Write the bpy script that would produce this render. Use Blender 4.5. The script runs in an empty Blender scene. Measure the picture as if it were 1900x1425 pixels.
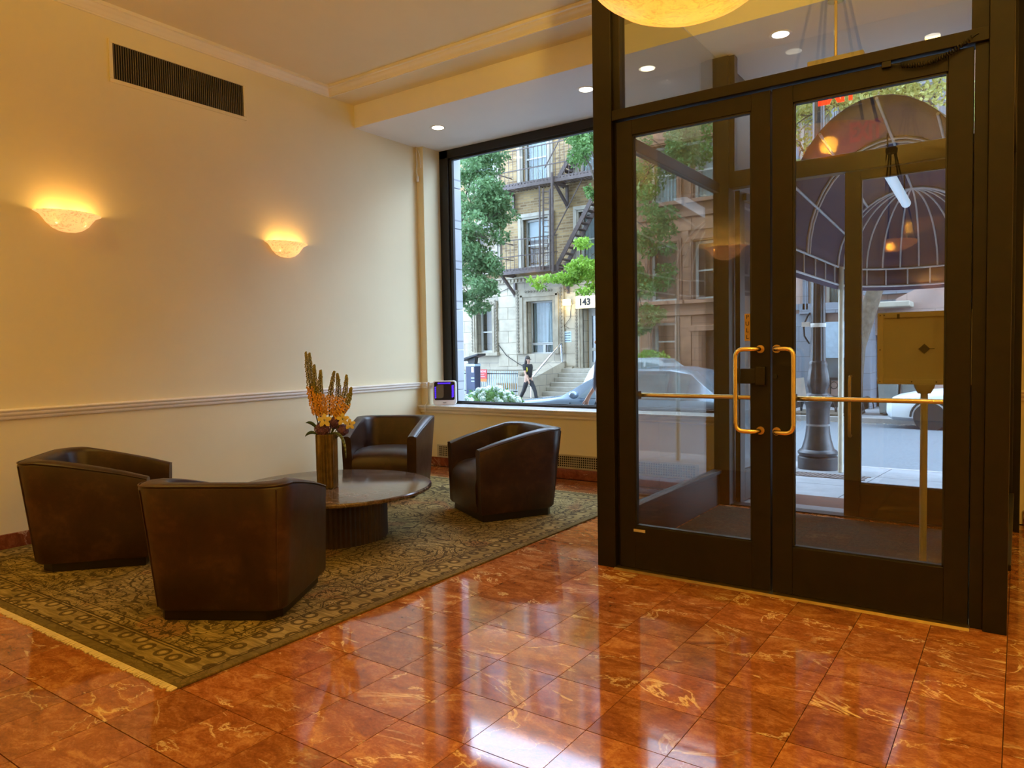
import bpy, math, random
from mathutils import Vector, Matrix
R = math.radians
sin, cos, pi = math.sin, math.cos, math.pi
SC = bpy.context.scene
COL = SC.collection
rnd = random.Random(7)

# ------------------------------------------------------------------ camera, world, exposure
CAM = Vector((5.87, 0.0, 1.337)); FPX = 1349.273
YAW, PITCH, ROLL = 0.610173, -0.0449095, -0.0166552
_f = Vector((-sin(YAW)*cos(PITCH), cos(YAW)*cos(PITCH), sin(PITCH)))
_r = Vector((cos(YAW), sin(YAW), 0)); _u = _r.cross(_f)
CR = cos(ROLL)*_r + sin(ROLL)*_u; CU = -sin(ROLL)*_r + cos(ROLL)*_u
cd = bpy.data.cameras.new('camera'); cam = bpy.data.objects.new('camera', cd); COL.objects.link(cam)
cd.sensor_width = 36; cd.lens = 36*FPX/1900; cd.clip_start = .05; cd.clip_end = 300
m = Matrix((CR, CU, -_f)).transposed().to_4x4(); m.translation = CAM; cam.matrix_world = m
SC.camera = cam
W = bpy.data.worlds.new('sky'); SC.world = W; W.use_nodes = True
_b = W.node_tree.nodes['Background']; _b.inputs[0].default_value = (.60, .80, 1.08, 1); _b.inputs[1].default_value = 10.5
SC.view_settings.view_transform = 'Standard'; SC.view_settings.look = 'None'
SC.view_settings.gamma = 1; SC.view_settings.exposure = 0.0; SC.view_settings.use_curve_mapping = False
SC.cycles.use_denoising = True
SC.cycles.max_bounces = 10; SC.cycles.diffuse_bounces = 5; SC.cycles.glossy_bounces = 5
SC.cycles.transparent_max_bounces = 24; SC.cycles.sample_clamp_indirect = 6
SC.cycles.caustics_reflective = False; SC.cycles.caustics_refractive = False

WARM = (1.0, .67, .14)
SCONCE_W, PENDANT_W, DOWN_W, LOBBY_FILL_W = 1.5, 132, 10, 134
FAC_H = 33.0             # height of the unseen upper building, set to hold sky light off the street
def point_light(name, loc, watts, color=WARM, radius=.03, parent=None):
    l = bpy.data.lights.new(name, 'POINT'); l.energy = watts; l.color = color; l.shadow_soft_size = radius
    o = bpy.data.objects.new(name, l); COL.objects.link(o); o.location = loc
    if parent: o.parent = parent
    return o

def ray(px, py): return (px-950)/FPX*CR - (py-712.5)/FPX*CU + _f
def onY(px, py, Y):
    d = ray(px, py); return CAM + d*((Y-CAM.y)/d.y)
def onZ(px, py, Z):
    d = ray(px, py); return CAM + d*((Z-CAM.z)/d.z)
def atD(px, py, D): return CAM + ray(px, py)*D

# ------------------------------------------------------------------ materials
MATS = {}
class NT:
    def __init__(s, name):
        s.m = bpy.data.materials.new(name); s.m.use_nodes = True; s.t = s.m.node_tree; s.n = s.t.nodes; s.l = s.t.links
        s.b = s.n['Principled BSDF']; s.out = s.n['Material Output']
    def node(s, typ, **kw):
        n = s.n.new(typ)
        for k, v in kw.items():
            if k.startswith('_'): setattr(n, k[1:], v)
            else:
                k2 = int(k[1:]) if k[0] == 'i' and k[1:].isdigit() else k.replace('__', ' ')
                if hasattr(v, 'is_output') or isinstance(v, bpy.types.NodeSocket): s.l.new(v, n.inputs[k2])
                else: n.inputs[k2].default_value = v
        return n
    def math(s, op, a, b=None, clamp=False):
        n = s.n.new('ShaderNodeMath'); n.operation = op; n.use_clamp = clamp
        for i, v in enumerate((a, b)):
            if v is None: continue
            if isinstance(v, bpy.types.NodeSocket): s.l.new(v, n.inputs[i])
            else: n.inputs[i].default_value = v
        return n.outputs[0]
    def mix(s, f, a, b, mode='MIX'):
        n = s.n.new('ShaderNodeMix'); n.data_type = 'RGBA'; n.blend_type = mode
        for i, v in ((0, f), (6, a), (7, b)):
            if isinstance(v, bpy.types.NodeSocket): s.l.new(v, n.inputs[i])
            else: n.inputs[i].default_value = (v if i == 0 else c4(v))
        return n.outputs[2]
    def ramp(s, f, stops, interp='LINEAR'):
        n = s.n.new('ShaderNodeValToRGB'); n.color_ramp.interpolation = interp; e = n.color_ramp.elements
        while len(e) < len(stops): e.new(.5)
        for el, (p, c) in zip(e, stops): el.position = p; el.color = c4(c)
        s.l.new(f, n.inputs[0]); return n.outputs[0]
    def noise(s, co, scale, detail=4, rough=.55, dist=0):
        n = s.node('ShaderNodeTexNoise', Scale=scale, Detail=detail, Roughness=rough, Distortion=dist); s.l.new(co, n.inputs['Vector']); return n.outputs[0]
    def obj(s): return s.node('ShaderNodeTexCoord').outputs['Object']
    def world(s): return s.node('ShaderNodeNewGeometry').outputs['Position']
    def scale(s, co, v, off=(0, 0, 0)):
        n = s.node('ShaderNodeMapping'); s.l.new(co, n.inputs[0]); n.inputs['Scale'].default_value = v; n.inputs['Location'].default_value = off; return n.outputs[0]
    def bump(s, h, strength=.3, dist=.01):
        n = s.node('ShaderNodeBump', Strength=strength, Distance=dist); s.l.new(h, n.inputs['Height']); s.l.new(n.outputs[0], s.b.inputs['Normal'])
    def base(s, c):
        i = s.b.inputs['Base Color']
        if isinstance(c, bpy.types.NodeSocket): s.l.new(c, i)
        else: i.default_value = c4(c)
    def setv(s, **kw):
        for k, v in kw.items(): s.b.inputs[k.replace('__', ' ')].default_value = v
def c4(c): return (c[0], c[1], c[2], 1) if not isinstance(c, (int, float)) else (c, c, c, 1)

def plain(name, c, rough=.5, metal=0, var=.12, nscale=8, bump=0, spec=.5, emit=None, estr=0):
    t = NT(name); co = t.obj(); n = t.noise(co, nscale)
    lo = tuple(x*(1-var) for x in c); hi = tuple(min(1, x*(1+var)) for x in c)
    t.base(t.ramp(n, [(.3, lo), (.7, hi)])); t.setv(Roughness=rough, Metallic=metal)
    t.b.inputs['Specular IOR Level'].default_value = spec
    if bump: t.bump(t.noise(co, nscale*6), bump, .004)
    if emit: t.b.inputs['Emission Color'].default_value = c4(emit); t.b.inputs['Emission Strength'].default_value = estr
    MATS[name] = t.m; return t.m

def m_glass(name, tint=(1, 1, 1), r0=.07):
    t = NT(name); g = t.node('ShaderNodeNewGeometry')
    dp = t.node('ShaderNodeVectorMath', _operation='DOT_PRODUCT'); t.l.new(g.outputs['Incoming'], dp.inputs[0]); t.l.new(g.outputs['Normal'], dp.inputs[1])
    c = t.math('ABSOLUTE', dp.outputs['Value']); k = t.math('POWER', t.math('SUBTRACT', 1.0, c, True), 5.0)
    f = t.math('ADD', t.math('MULTIPLY', k, 1-r0), r0, True)
    tr = t.node('ShaderNodeBsdfTransparent'); tr.inputs[0].default_value = c4(tint)
    gl = t.node('ShaderNodeBsdfGlossy', Roughness=0.0)
    mx = t.node('ShaderNodeMixShader'); t.l.new(f, mx.inputs[0]); t.l.new(tr.outputs[0], mx.inputs[1]); t.l.new(gl.outputs[0], mx.inputs[2])
    t.l.new(mx.outputs[0], t.out.inputs[0]); MATS[name] = t.m; return t.m

def m_marble(name, lo, mid, hi, vein, rough=.07, sc=1.0, rand=True, vein_amt=1.0):
    t = NT(name); co = t.obj()
    if rand:
        oi = t.node('ShaderNodeObjectInfo'); v = t.node('ShaderNodeCombineXYZ')
        for i, k in enumerate((37., 91., 53.)): t.l.new(t.math('MULTIPLY', oi.outputs['Random'], k), v.inputs[i])
        a = t.node('ShaderNodeVectorMath', _operation='ADD'); t.l.new(co, a.inputs[0]); t.l.new(v.outputs[0], a.inputs[1]); co = a.outputs[0]
    co = t.scale(co, (sc, sc*1.6, sc))
    n1 = t.noise(co, 6.5, 8, .72, 1.0); n2 = t.noise(co, 34, 5, .75, 1.4)
    b = t.ramp(t.math('ADD', t.math('MULTIPLY', n1, .6), t.math('MULTIPLY', n2, .4)), [(.36, lo), (.5, mid), (.62, hi)])
    # thin branching veins: the zero crossing of a distorted noise, kept only in patches
    n3 = t.noise(co, 1.5, 7, .58, 1.1); d = t.math('ABSOLUTE', t.math('SUBTRACT', n3, .5))
    line = t.math('SUBTRACT', 1.0, t.math('MULTIPLY', d, 95.0), True)
    patch = t.ramp(t.noise(t.scale(co, (1, 1, 1), (4, 9, 2)), 2.0, 2), [(.44, (0, 0, 0)), (.56, (1, 1, 1))])
    n4 = t.noise(t.scale(co, (.7, 1.3, 1), (14, 3, 7)), 4.2, 6, .6, 1.3)
    blot = t.ramp(n4, [(.655, (0, 0, 0)), (.675, (1, 1, 1))])
    msk = t.math('MULTIPLY', t.math('MAXIMUM', t.math('MULTIPLY', line, patch), t.math('MULTIPLY', blot, .75)), vein_amt, True)
    c = t.mix(msk, b, vein)
    if rand:
        k = t.math('ADD', t.math('MULTIPLY', oi.outputs['Random'], .34), .80)
        cc = t.node('ShaderNodeHueSaturation', Value=1.0, Color=c); t.l.new(k, cc.inputs['Value']); c = cc.outputs[0]
    t.base(c); t.setv(Roughness=rough); t.b.inputs['Specular IOR Level'].default_value = .75
    MATS[name] = t.m; return t.m

def m_brick(name, c1, c2, mortar, bw=.2, bh=.068, ms=.011, rough=.85):
    t = NT(name); p = t.world(); s = t.node('ShaderNodeSeparateXYZ'); t.l.new(p, s.inputs[0])
    v = t.node('ShaderNodeCombineXYZ'); t.l.new(t.math('ADD', s.outputs[0], s.outputs[1]), v.inputs[0]); t.l.new(s.outputs[2], v.inputs[1])
    b = t.node('ShaderNodeTexBrick', Scale=1.0); t.l.new(v.outputs[0], b.inputs['Vector'])
    b.inputs['Brick Width'].default_value = bw; b.inputs['Row Height'].default_value = bh; b.inputs['Mortar Size'].default_value = ms
    b.inputs['Color1'].default_value = c4(c1); b.inputs['Color2'].default_value = c4(c2); b.inputs['Mortar'].default_value = c4(mortar)
    n = t.noise(p, 1.3, 5); c = t.mix(.5, b.outputs[0], t.ramp(n, [(.3, (.45, .45, .45)), (.7, (1, 1, 1))]), 'MULTIPLY')
    t.base(c); t.setv(Roughness=rough); MATS[name] = t.m; return t.m

def m_emit(name, c, strength, mottle=None, scale=30, leak=0):
    t = NT(name); e = t.b.inputs
    if mottle:
        n = t.noise(t.obj(), scale, 6, .65, 1.6); col = t.ramp(n, [(.36, tuple(min(1, x*1.1) for x in c)), (.52, c), (.68, mottle)])
        t.l.new(col, e['Emission Color']); t.base(col)
    else: e['Emission Color'].default_value = c4(c); t.base(c)
    if leak:        # thin alabaster: part of the bulb light passes straight through the stone
        tr = t.node('ShaderNodeBsdfTransparent'); tr.inputs[0].default_value = (1, .78, .48, 1); mx = t.node('ShaderNodeMixShader'); mx.inputs[0].default_value = leak
        t.l.new(t.b.outputs[0], mx.inputs[1]); t.l.new(tr.outputs[0], mx.inputs[2]); t.l.new(mx.outputs[0], t.out.inputs[0])
    e['Emission Strength'].default_value = strength; t.setv(Roughness=.35); MATS[name] = t.m; return t.m

def m_leather():
    t = NT('leather'); co = t.obj(); n = t.noise(co, 5, 6, .65, .5); n2 = t.noise(co, 26, 4, .6)
    t.base(t.ramp(t.math('ADD', t.math('MULTIPLY', n, .75), t.math('MULTIPLY', n2, .25)), [(.3, (.015, .006, .003)), (.52, (.033, .0125, .0055)), (.72, (.080, .034, .015))]))
    t.l.new(t.ramp(n, [(.3, (.30, .30, .30)), (.7, (.44, .44, .44))]), t.b.inputs['Roughness'])
    v = t.node('ShaderNodeTexVoronoi', Scale=260.0); t.l.new(co, v.inputs['Vector'])
    t.bump(t.math('ADD', v.outputs[0], t.math('MULTIPLY', t.noise(co, 9, 3), 2.0)), .12, .003); MATS['leather'] = t.m

def m_rug(w, l):
    t = NT('rug_pile'); co = t.obj(); s = t.node('ShaderNodeSeparateXYZ'); t.l.new(co, s.inputs[0]); x, y = s.outputs[0], s.outputs[1]
    dx = t.math('SUBTRACT', w/2, t.math('ABSOLUTE', x)); dy = t.math('SUBTRACT', l/2, t.math('ABSOLUTE', y)); d = t.math('MINIMUM', dx, dy)
    def band(a, b): return t.math('MULTIPLY', t.math('GREATER_THAN', d, a), t.math('LESS_THAN', d, b))
    along = t.math('ADD', x, y)
    abr = t.noise(t.scale(co, (3, 30, 1)), 1.6, 5, .7); big = t.noise(co, 1.7, 4, .6, .8)
    olive = t.ramp(t.math('ADD', t.math('MULTIPLY', abr, .62), t.math('MULTIPLY', big, .38)), [(.36, (.11, .075, .024)), (.5, (.25, .175, .060)), (.64, (.46, .34, .135))])
    fl = t.noise(t.scale(co, (1, 1, 1), (3, 5, 0)), 4.2, 2, .5, 2.2)
    cont = t.math('ABSOLUTE', t.math('SINE', t.math('MULTIPLY', fl, 34.0))); ln = t.math('LESS_THAN', cont, .34)
    vor = t.node('ShaderNodeTexVoronoi', Scale=4.6); t.l.new(co, vor.inputs['Vector'])
    ring = t.math('LESS_THAN', t.math('ABSOLUTE', t.math('SUBTRACT', t.math('MODULO', t.math('MULTIPLY', vor.outputs['Distance'], 9.0), 1.0), .5)), .09)
    near = t.math('LESS_THAN', vor.outputs['Distance'], .34)
    motif = t.math('MULTIPLY', t.math('MAXIMUM', t.math('MULTIPLY', ring, near), ln), t.math('GREATER_THAN', abr, .36))
    rust = t.ramp(t.noise(t.scale(co, (1, 1, 1), (8, 2, 0)), 2.1, 3, .5, .6), [(.60, (0, 0, 0)), (.66, (1, 1, 1))])
    c = t.mix(t.math('MULTIPLY', rust, .5), olive, (.30, .125, .045)); v3 = t.node('ShaderNodeTexVoronoi', Scale=2.3); t.l.new(co, v3.inputs['Vector']); pet = t.math('ADD', v3.outputs['Distance'], t.math('MULTIPLY', fl, .25))
    med = t.math('LESS_THAN', t.math('ABSOLUTE', t.math('SUBTRACT', t.math('MODULO', t.math('MULTIPLY', pet, 7.0), 1.0), .5)), .10)
    c = t.mix(t.math('MULTIPLY', t.math('LESS_THAN', pet, .26), .55), c, (.50, .37, .15)); motif = t.math('MAXIMUM', motif, t.math('MULTIPLY', med, t.math('GREATER_THAN', abr, .42)))
    c = t.mix(t.math('MULTIPLY', motif, .86), c, (.045, .028, .010))
    # border rosettes
    v2 = t.node('ShaderNodeTexVoronoi', Scale=9.0); t.l.new(co, v2.inputs['Vector']); v2.inputs['Randomness'].default_value = .35
    ros = t.math('LESS_THAN', t.math('ABSOLUTE', t.math('SUBTRACT', v2.outputs['Distance'], .30)), .075); cen = t.math('LESS_THAN', v2.outputs['Distance'], .15)
    bb = t.mix(t.math('MULTIPLY', ros, .8), t.mix(.15, olive, (.10, .07, .022)), (.05, .03, .011)); bb = t.mix(t.math('MULTIPLY', cen, .7), bb, (.42, .31, .13))
    c = t.mix(band(.055, .215), c, bb); c = t.mix(t.math('MULTIPLY', band(-1, .05), .75), c, (.135, .095, .03))
    for a, b in ((.048, .056), (.066, .071), (.200, .207), (.216, .226), (.29, .297), (.305, .309)): c = t.mix(t.math('MULTIPLY', band(a, b), .85), c, (.04, .024, .009))
    t.base(c); t.setv(Roughness=.95); t.b.inputs['Specular IOR Level'].default_value = .1
    t.bump(t.noise(co, 220, 2), .4, .004); MATS['rug_pile'] = t.m

def m_leaf(name, a, b):
    t = NT(name); p = t.world(); n = t.noise(p, 3.2, 5, .8); t.base(t.ramp(n, [(.3, a), (.7, b)])); t.setv(Roughness=.5)
    t.b.inputs['Specular IOR Level'].default_value = .35
    tl = t.node('ShaderNodeBsdfTranslucent'); t.l.new(t.ramp(n, [(.3, a), (.7, b)]), tl.inputs[0])
    mx = t.node('ShaderNodeMixShader'); mx.inputs[0].default_value = .35; t.l.new(t.b.outputs[0], mx.inputs[1]); t.l.new(tl.outputs[0], mx.inputs[2]); t.l.new(mx.outputs[0], t.out.inputs[0])
    MATS[name] = t.m

plain('wall_paint', (.80, .72, .48), .62, 0, .03, 1.2, .05, .3)
plain('ceiling_paint', (.78, .69, .50), .7, 0, .03, 1.2, .03, .3)
plain('soffit_daylit', (.86, .83, .77), .7, 0, .02, 1.2, .03, .3); plain('trim_paint', (.82, .76, .66), .35, 0, .03, 3)  # soffit paler than the ceiling: bounced daylight put into its colour
m_marble('floor_marble', (.18, .046, .014), (.35, .115, .034), (.56, .25, .085), (.80, .57, .28), .06, 1.0)
m_marble('base_marble', (.12, .026, .012), (.21, .052, .022), (.30, .09, .04), (.55, .36, .22), .15, 1.0)
m_marble('table_marble', (.040, .025, .016), (.10, .064, .042), (.19, .135, .095), (.45, .38, .29), .13, 1.6, False, .55)
m_marble('sill_marble', (.50, .48, .45), (.66, .64, .60), (.75, .73, .70), (.85, .83, .80), .25, 2, False)
plain('grout', (.10, .035, .014), .8)
plain('bronze_frame', (.0105, .0072, .0034), .45, .05, .2, 14, 0, .35)
plain('bronze_dark', (.009, .006, .003), .42, .1, .2, 14)
plain('gasket_black', (.008, .008, .008), .5)
plain('brass', (.98, .77, .36), .17, 1, .08, 18)
plain('brass_dull', (.55, .38, .14), .34, 1, .15, 18)
plain('chrome', (.7, .7, .72), .2, 1, .05)
m_leather(); m_rug(3.05, 4.29)
plain('plinth_wood', (.012, .007, .004), .35)
plain('fluted_wood', (.040, .021, .010), .42, 0, .3, 9, .1)
plain('vase_bronze', (.15, .10, .036), .42, .3, .35, 20, .1)
plain('black_plastic', (.010, .010, .012), .35); plain('white_plastic', (.80, .79, .80), .35, 0, .02)
plain('cream_metal', (.50, .44, .29), .45, 0, .05); plain('vent_slat', (.20, .165, .115), .45); plain('void_black', (.004, .004, .004), .9)
plain('mat_carpet', (.050, .043, .028), .98, 0, .3, 60, .4, .1); plain('fringe', (.66, .53, .30), .9, 0, .1)
plain('white_cable', (.72, .66, .56), .5)
m_glass('door_glass', (.94, .95, .94), .052); m_glass('side_glass', (.87, .87, .84), .085); m_glass('window_glass', (.98, .99, 1.0), .02)
m_emit('sconce_glow', (1.0, .62, .24), .80, (.66, .34, .11), 22, .13); m_emit('pendant_glow', (1.0, .60, .10), .72, (.74, .40, .06), 22, .13)
m_emit('downlight_glow', (1.0, .90, .70), 9.0); m_emit('exit_red', (1.0, .03, .01), 2.2); m_emit('led_blue', (.07, .02, 1.0), 2.2)
m_emit('lit_sign', (1.0, .84, .48), .42); m_emit('flood_light', (1.0, .85, .5), 2.2); m_emit('tube_light', (.62, .80, 1.0), .75)
# outdoors
m_brick('tan_brick', (.46, .31, .135), (.19, .115, .05), (.34, .26, .15), .34, .105, .018); m_brick('limestone', (.45, .39, .29), (.38, .33, .245), (.22, .20, .17), .95, .42, .012, .8)
m_brick('brownstone', (.30, .155, .09), (.25, .125, .072), (.17, .085, .05), 1.1, .45, .014, .85); m_brick('pink_stone', (.40, .29, .26), (.36, .26, .235), (.26, .19, .17), 1.3, .6, .01, .8)
m_brick('grey_stone', (.20, .23, .28), (.16, .19, .24), (.10, .11, .13), .7, .5, .01, .7); m_brick('pier_stone', (.52, .54, .58), (.48, .50, .54), (.30, .31, .33), 3, .49, .01, .8)
plain('carved_stone', (.31, .265, .19), .85, 0, .2, 5, .3); plain('carving_shadow', (.17, .145, .105), .9); plain('pale_stone', (.36, .33, .27), .8, 0, .15, 3); plain('dark_hole', (.02, .02, .022), .9)
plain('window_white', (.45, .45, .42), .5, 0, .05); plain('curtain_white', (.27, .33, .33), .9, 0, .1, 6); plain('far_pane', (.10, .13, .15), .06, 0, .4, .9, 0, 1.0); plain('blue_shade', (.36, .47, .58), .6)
plain('iron_brown', (.10, .075, .068), .6, .2, .2); plain('iron_black', (.018, .019, .022), .45, .3, .3, 20); plain('cast_iron', (.030, .034, .042), .38, .3, .4, 12, .25)
plain('asphalt', (.105, .122, .140), .75, 0, .22, 22, .3); plain('sidewalk', (.20, .205, .215), .85, 0, .12, 5, .1); plain('curb_stone', (.26, .25, .24), .8); plain('litter', (.42, .36, .27), .9)
plain('bark', (.10, .082, .062), .9, 0, .45, 9, .8)
m_leaf('leaf_dark', (.055, .125, .048), (.22, .38, .16)); m_leaf('leaf_mid', (.06, .15, .035), (.20, .36, .11)); m_leaf('leaf_bright', (.15, .31, .03), (.36, .56, .08)); m_leaf('leaf_yellow', (.22, .24, .05), (.46, .46, .16))
plain('petal_pale', (.60, .72, .62), .7, 0, .15, 40)
plain('canvas_navy', (.055, .058, .125), .8, 0, .12, 40, .2); plain('pipe_white', (.70, .72, .74), .4); plain('pole_cream', (.62, .58, .46), .4)
plain('car_silver', (.42, .48, .54), .22, .35, .03); plain('car_white', (.66, .70, .74), .25, 0, .03); plain('car_blue', (.16, .21, .27), .2, .4, .03); plain('car_black', (.015, .016, .018), .2, .2, .05); plain('car_glass', (.12, .17, .20), .06, 0, .2, 2, 0, 1.0)
plain('tyre', (.015, .015, .016), .8); plain('wheel_alloy', (.30, .31, .33), .3, .8, .1); plain('head_lamp', (.7, .72, .75), .12, .3)
plain('skin', (.50, .29, .20), .55, 0, .05); plain('shirt_black', (.014, .014, .016), .85); plain('trouser_black', (.020, .021, .025), .85); plain('hair_dark', (.018, .011, .007), .5, 0, .4, 30); plain('shirt_grey', (.055, .055, .075), .85); plain('logo_yellow', (.55, .48, .04), .8); plain('shoe_dark', (.03, .035, .04), .6)
plain('meter_blue', (.02, .03, .075), .4); plain('sign_red', (.62, .06, .06), .5); plain('sign_orange', (.75, .22, .04), .5); plain('sign_white', (.8, .8, .78), .5); plain('bin_grey', (.16, .19, .19), .55, 0, .1); plain('notice_blue', (.42, .55, .62), .5); plain('door_brown', (.10, .045, .025), .5); plain('orange_wood', (.42, .21, .045), .5)
plain('lily_orange', (.78, .42, .07), .6, 0, .3, 60); plain('lily_green', (.30, .27, .05), .6, 0, .25, 50); plain('stem_green', (.06, .075, .02), .6); plain('hydrangea_purple', (.15, .065, .14), .7, 0, .45, 60); plain('orchid_yellow', (.62, .50, .13), .5, 0, .12, 30); plain('leaf_deep', (.035, .075, .02), .4, 0, .3, 10); plain('leaf_pale', (.13, .17, .07), .5, 0, .3, 25)

# ------------------------------------------------------------------ mesh helpers
class MB:
    def __init__(s): s.v = []; s.f = []
    def add(s, vs, fs):
        n = len(s.v); s.v += [tuple(v) for v in vs]; s.f += [tuple(i+n for i in f) for f in fs]; return s
    def box(s, x0, x1, y0, y1, z0, z1):
        return s.add([(x0,y0,z0),(x1,y0,z0),(x1,y1,z0),(x0,y1,z0),(x0,y0,z1),(x1,y0,z1),(x1,y1,z1),(x0,y1,z1)],
                     [(3,2,1,0),(4,5,6,7),(0,1,5,4),(1,2,6,5),(2,3,7,6),(3,0,4,7)])
    def beam(s, p, q, w, h, up=(0, 0, 1)):
        p, q = Vector(p), Vector(q); d = (q-p).normalized(); a = d.cross(Vector(up))
        if a.length < 1e-4: a = d.cross(Vector((0, 1, 0)))
        a.normalize(); b = a.cross(d); a *= w/2; b *= h/2
        return s.add([p-a-b, p+a-b, p+a+b, p-a+b, q-a-b, q+a-b, q+a+b, q-a+b], [(0,1,2,3),(7,6,5,4),(4,5,1,0),(5,6,2,1),(6,7,3,2),(7,4,0,3)])
    def tube(s, pts, r, n=8, closed=False):
        pts = [Vector(p) for p in pts]; N = len(pts); rs = r if isinstance(r, (list, tuple)) else [r]*N; rings = []; prev = None
        for i in range(N):
            d = (pts[(i+1) % N]-pts[i-1]) if closed or 0 < i < N-1 else (pts[1]-pts[0] if i == 0 else pts[-1]-pts[-2]); d.normalize()
            if prev is None: a = d.orthogonal().normalized()
            else:
                a = prev - d*prev.dot(d); a = a.normalized() if a.length > 1e-6 else d.orthogonal().normalized()
            prev = a; b = d.cross(a); rings.append([pts[i]+(a*cos(2*pi*k/n)+b*sin(2*pi*k/n))*rs[i] for k in range(n)])
        vs = [v for ring in rings for v in ring]; fs = []
        for i in range(N if closed else N-1):
            j = (i+1) % N
            for k in range(n): fs.append((i*n+k, i*n+(k+1) % n, j*n+(k+1) % n, j*n+k))
        if not closed: fs += [tuple(range(n-1, -1, -1)), tuple((N-1)*n+k for k in range(n))]
        return s.add(vs, fs)
    def lathe(s, prof, n=24, c=(0, 0, 0), a0=0, a1=2*pi, sy=1.0, flute=0, nf=0):
        full = abs(a1-a0-2*pi) < 1e-6; m_ = n if full else n+1; vs = []; fs = []
        for r, z in prof:
            for k in range(m_):
                a = a0+(a1-a0)*k/n; rr = r*(1+flute*cos(nf*a)) if nf else r; vs.append((c[0]+rr*cos(a), c[1]+rr*sin(a)*sy, c[2]+z))
        for i in range(len(prof)-1):
            for k in range(n):
                k2 = (k+1) % m_; fs.append((i*m_+k, i*m_+k2, (i+1)*m_+k2, (i+1)*m_+k))
        if full:
            if prof[0][0] > 1e-6: fs.append(tuple(range(m_-1, -1, -1)))
            if prof[-1][0] > 1e-6: fs.append(tuple((len(prof)-1)*m_+k for k in range(m_)))
        return s.add(vs, fs)
    def prism(s, poly, axis, a, b):
        n = len(poly); mk = {'x': lambda p, t: (t, p[0], p[1]), 'y': lambda p, t: (p[0], t, p[1]), 'z': lambda p, t: (p[0], p[1], t)}[axis]
        return s.add([mk(p, a) for p in poly]+[mk(p, b) for p in poly], [tuple(range(n-1, -1, -1)), tuple(range(n, 2*n))]+[(i, (i+1) % n, n+(i+1) % n, n+i) for i in range(n)])
    def loft(s, rings, closed=True, caps=True):
        n = len(rings[0]); vs = [v for r_ in rings for v in r_]; fs = []
        for i in range(len(rings)-1):
            for k in range(n if closed else n-1): k2 = (k+1) % n; fs.append((i*n+k, i*n+k2, (i+1)*n+k2, (i+1)*n+k))
        if caps: fs += [tuple(range(n-1, -1, -1)), tuple((len(rings)-1)*n+k for k in range(n))]
        return s.add(vs, fs)
    def ball(s, c, rx, ry=None, rz=None, nu=10, nv=6):
        ry = ry or rx; rz = rz or rx; rings = []
        for j in range(nv+1):
            t = -pi/2+pi*j/nv; rr = max(cos(t), .02); rings.append([(c[0]+rx*rr*cos(2*pi*k/nu), c[1]+ry*rr*sin(2*pi*k/nu), c[2]+rz*sin(t)) for k in range(nu)])
        return s.loft(rings)
    def wall(s, x0, x1, z0, z1, holes, y0, depth):
        """front wall in the XZ plane at y0 with rectangular holes; reveals go back by depth"""
        xs = sorted({x0, x1, *[min(max(h[i], x0), x1) for h in holes for i in (0, 1)]}); zs = sorted({z0, z1, *[min(max(h[i], z0), z1) for h in holes for i in (2, 3)]})
        for i in range(len(xs)-1):
            for j in range(len(zs)-1):
                cx, cz = (xs[i]+xs[i+1])/2, (zs[j]+zs[j+1])/2
                if any(h[0] < cx < h[1] and h[2] < cz < h[3] for h in holes): continue
                s.add([(xs[i],y0,zs[j]),(xs[i+1],y0,zs[j]),(xs[i+1],y0,zs[j+1]),(xs[i],y0,zs[j+1])], [(0,1,2,3)])
        for a, b, c, d in holes:
            q = y0+depth
            s.add([(a,y0,c),(b,y0,c),(b,y0,d),(a,y0,d),(a,q,c),(b,q,c),(b,q,d),(a,q,d)], [(0,4,5,1),(1,5,6,2),(2,6,7,3),(3,7,4,0)])
        q = y0+depth+.2
        return s.add([(x0,y0,z0),(x1,y0,z0),(x1,y0,z1),(x0,y0,z1),(x0,q,z0),(x1,q,z0),(x1,q,z1),(x0,q,z1)], [(1,0,4,5),(2,1,5,6),(3,2,6,7),(0,3,7,4),(4,7,6,5)])

def mesh(name, mb, mat, smooth=None):
    me = bpy.data.meshes.new(name); me.from_pydata(mb.v, [], mb.f); me.validate()
    if mat: me.materials.append(MATS[mat])
    if smooth:
        me.polygons.foreach_set('use_smooth', [True]*len(me.polygons)); me.set_sharp_from_angle(angle=R(smooth))
    me.update(); return me
def ob(name, mb, mat, parent=None, kind=None, smooth=None, bevel=0, label=None, loc=None, rot=None, cat=None, group=None, seg=2):
    o = bpy.data.objects.new(name, mesh(name, mb, mat, smooth)); COL.objects.link(o)
    if parent: o.parent = parent
    if loc is not None: o.location = loc
    if rot is not None: o.rotation_euler = rot
    if bevel:
        b = o.modifiers.new('bevel', 'BEVEL'); b.width = bevel; b.segments = seg; b.limit_method = 'ANGLE'; b.angle_limit = R(40)
    if kind: o['kind'] = kind
    if label: o['label'] = label
    if cat: o['category'] = cat
    if group: o['group'] = group
    return o
def thing(name, label, cat, loc=(0, 0, 0), rotz=0, group=None, rot=None):
    o = bpy.data.objects.new(name, None); COL.objects.link(o); o.location = loc; o.rotation_euler = rot or (0, 0, rotz); o.empty_display_size = .1
    o['label'] = label; o['category'] = cat
    if group: o['group'] = group
    return o
def struct(name, label=None):
    o = bpy.data.objects.new(name, None); COL.objects.link(o); o['kind'] = 'structure'
    if label: o['label'] = label
    return o
def dup(o, parent=None):
    c = o.copy(); COL.objects.link(c)
    if parent: c.parent = parent
    for ch in o.children: dup(ch, c)
    return c
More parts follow.
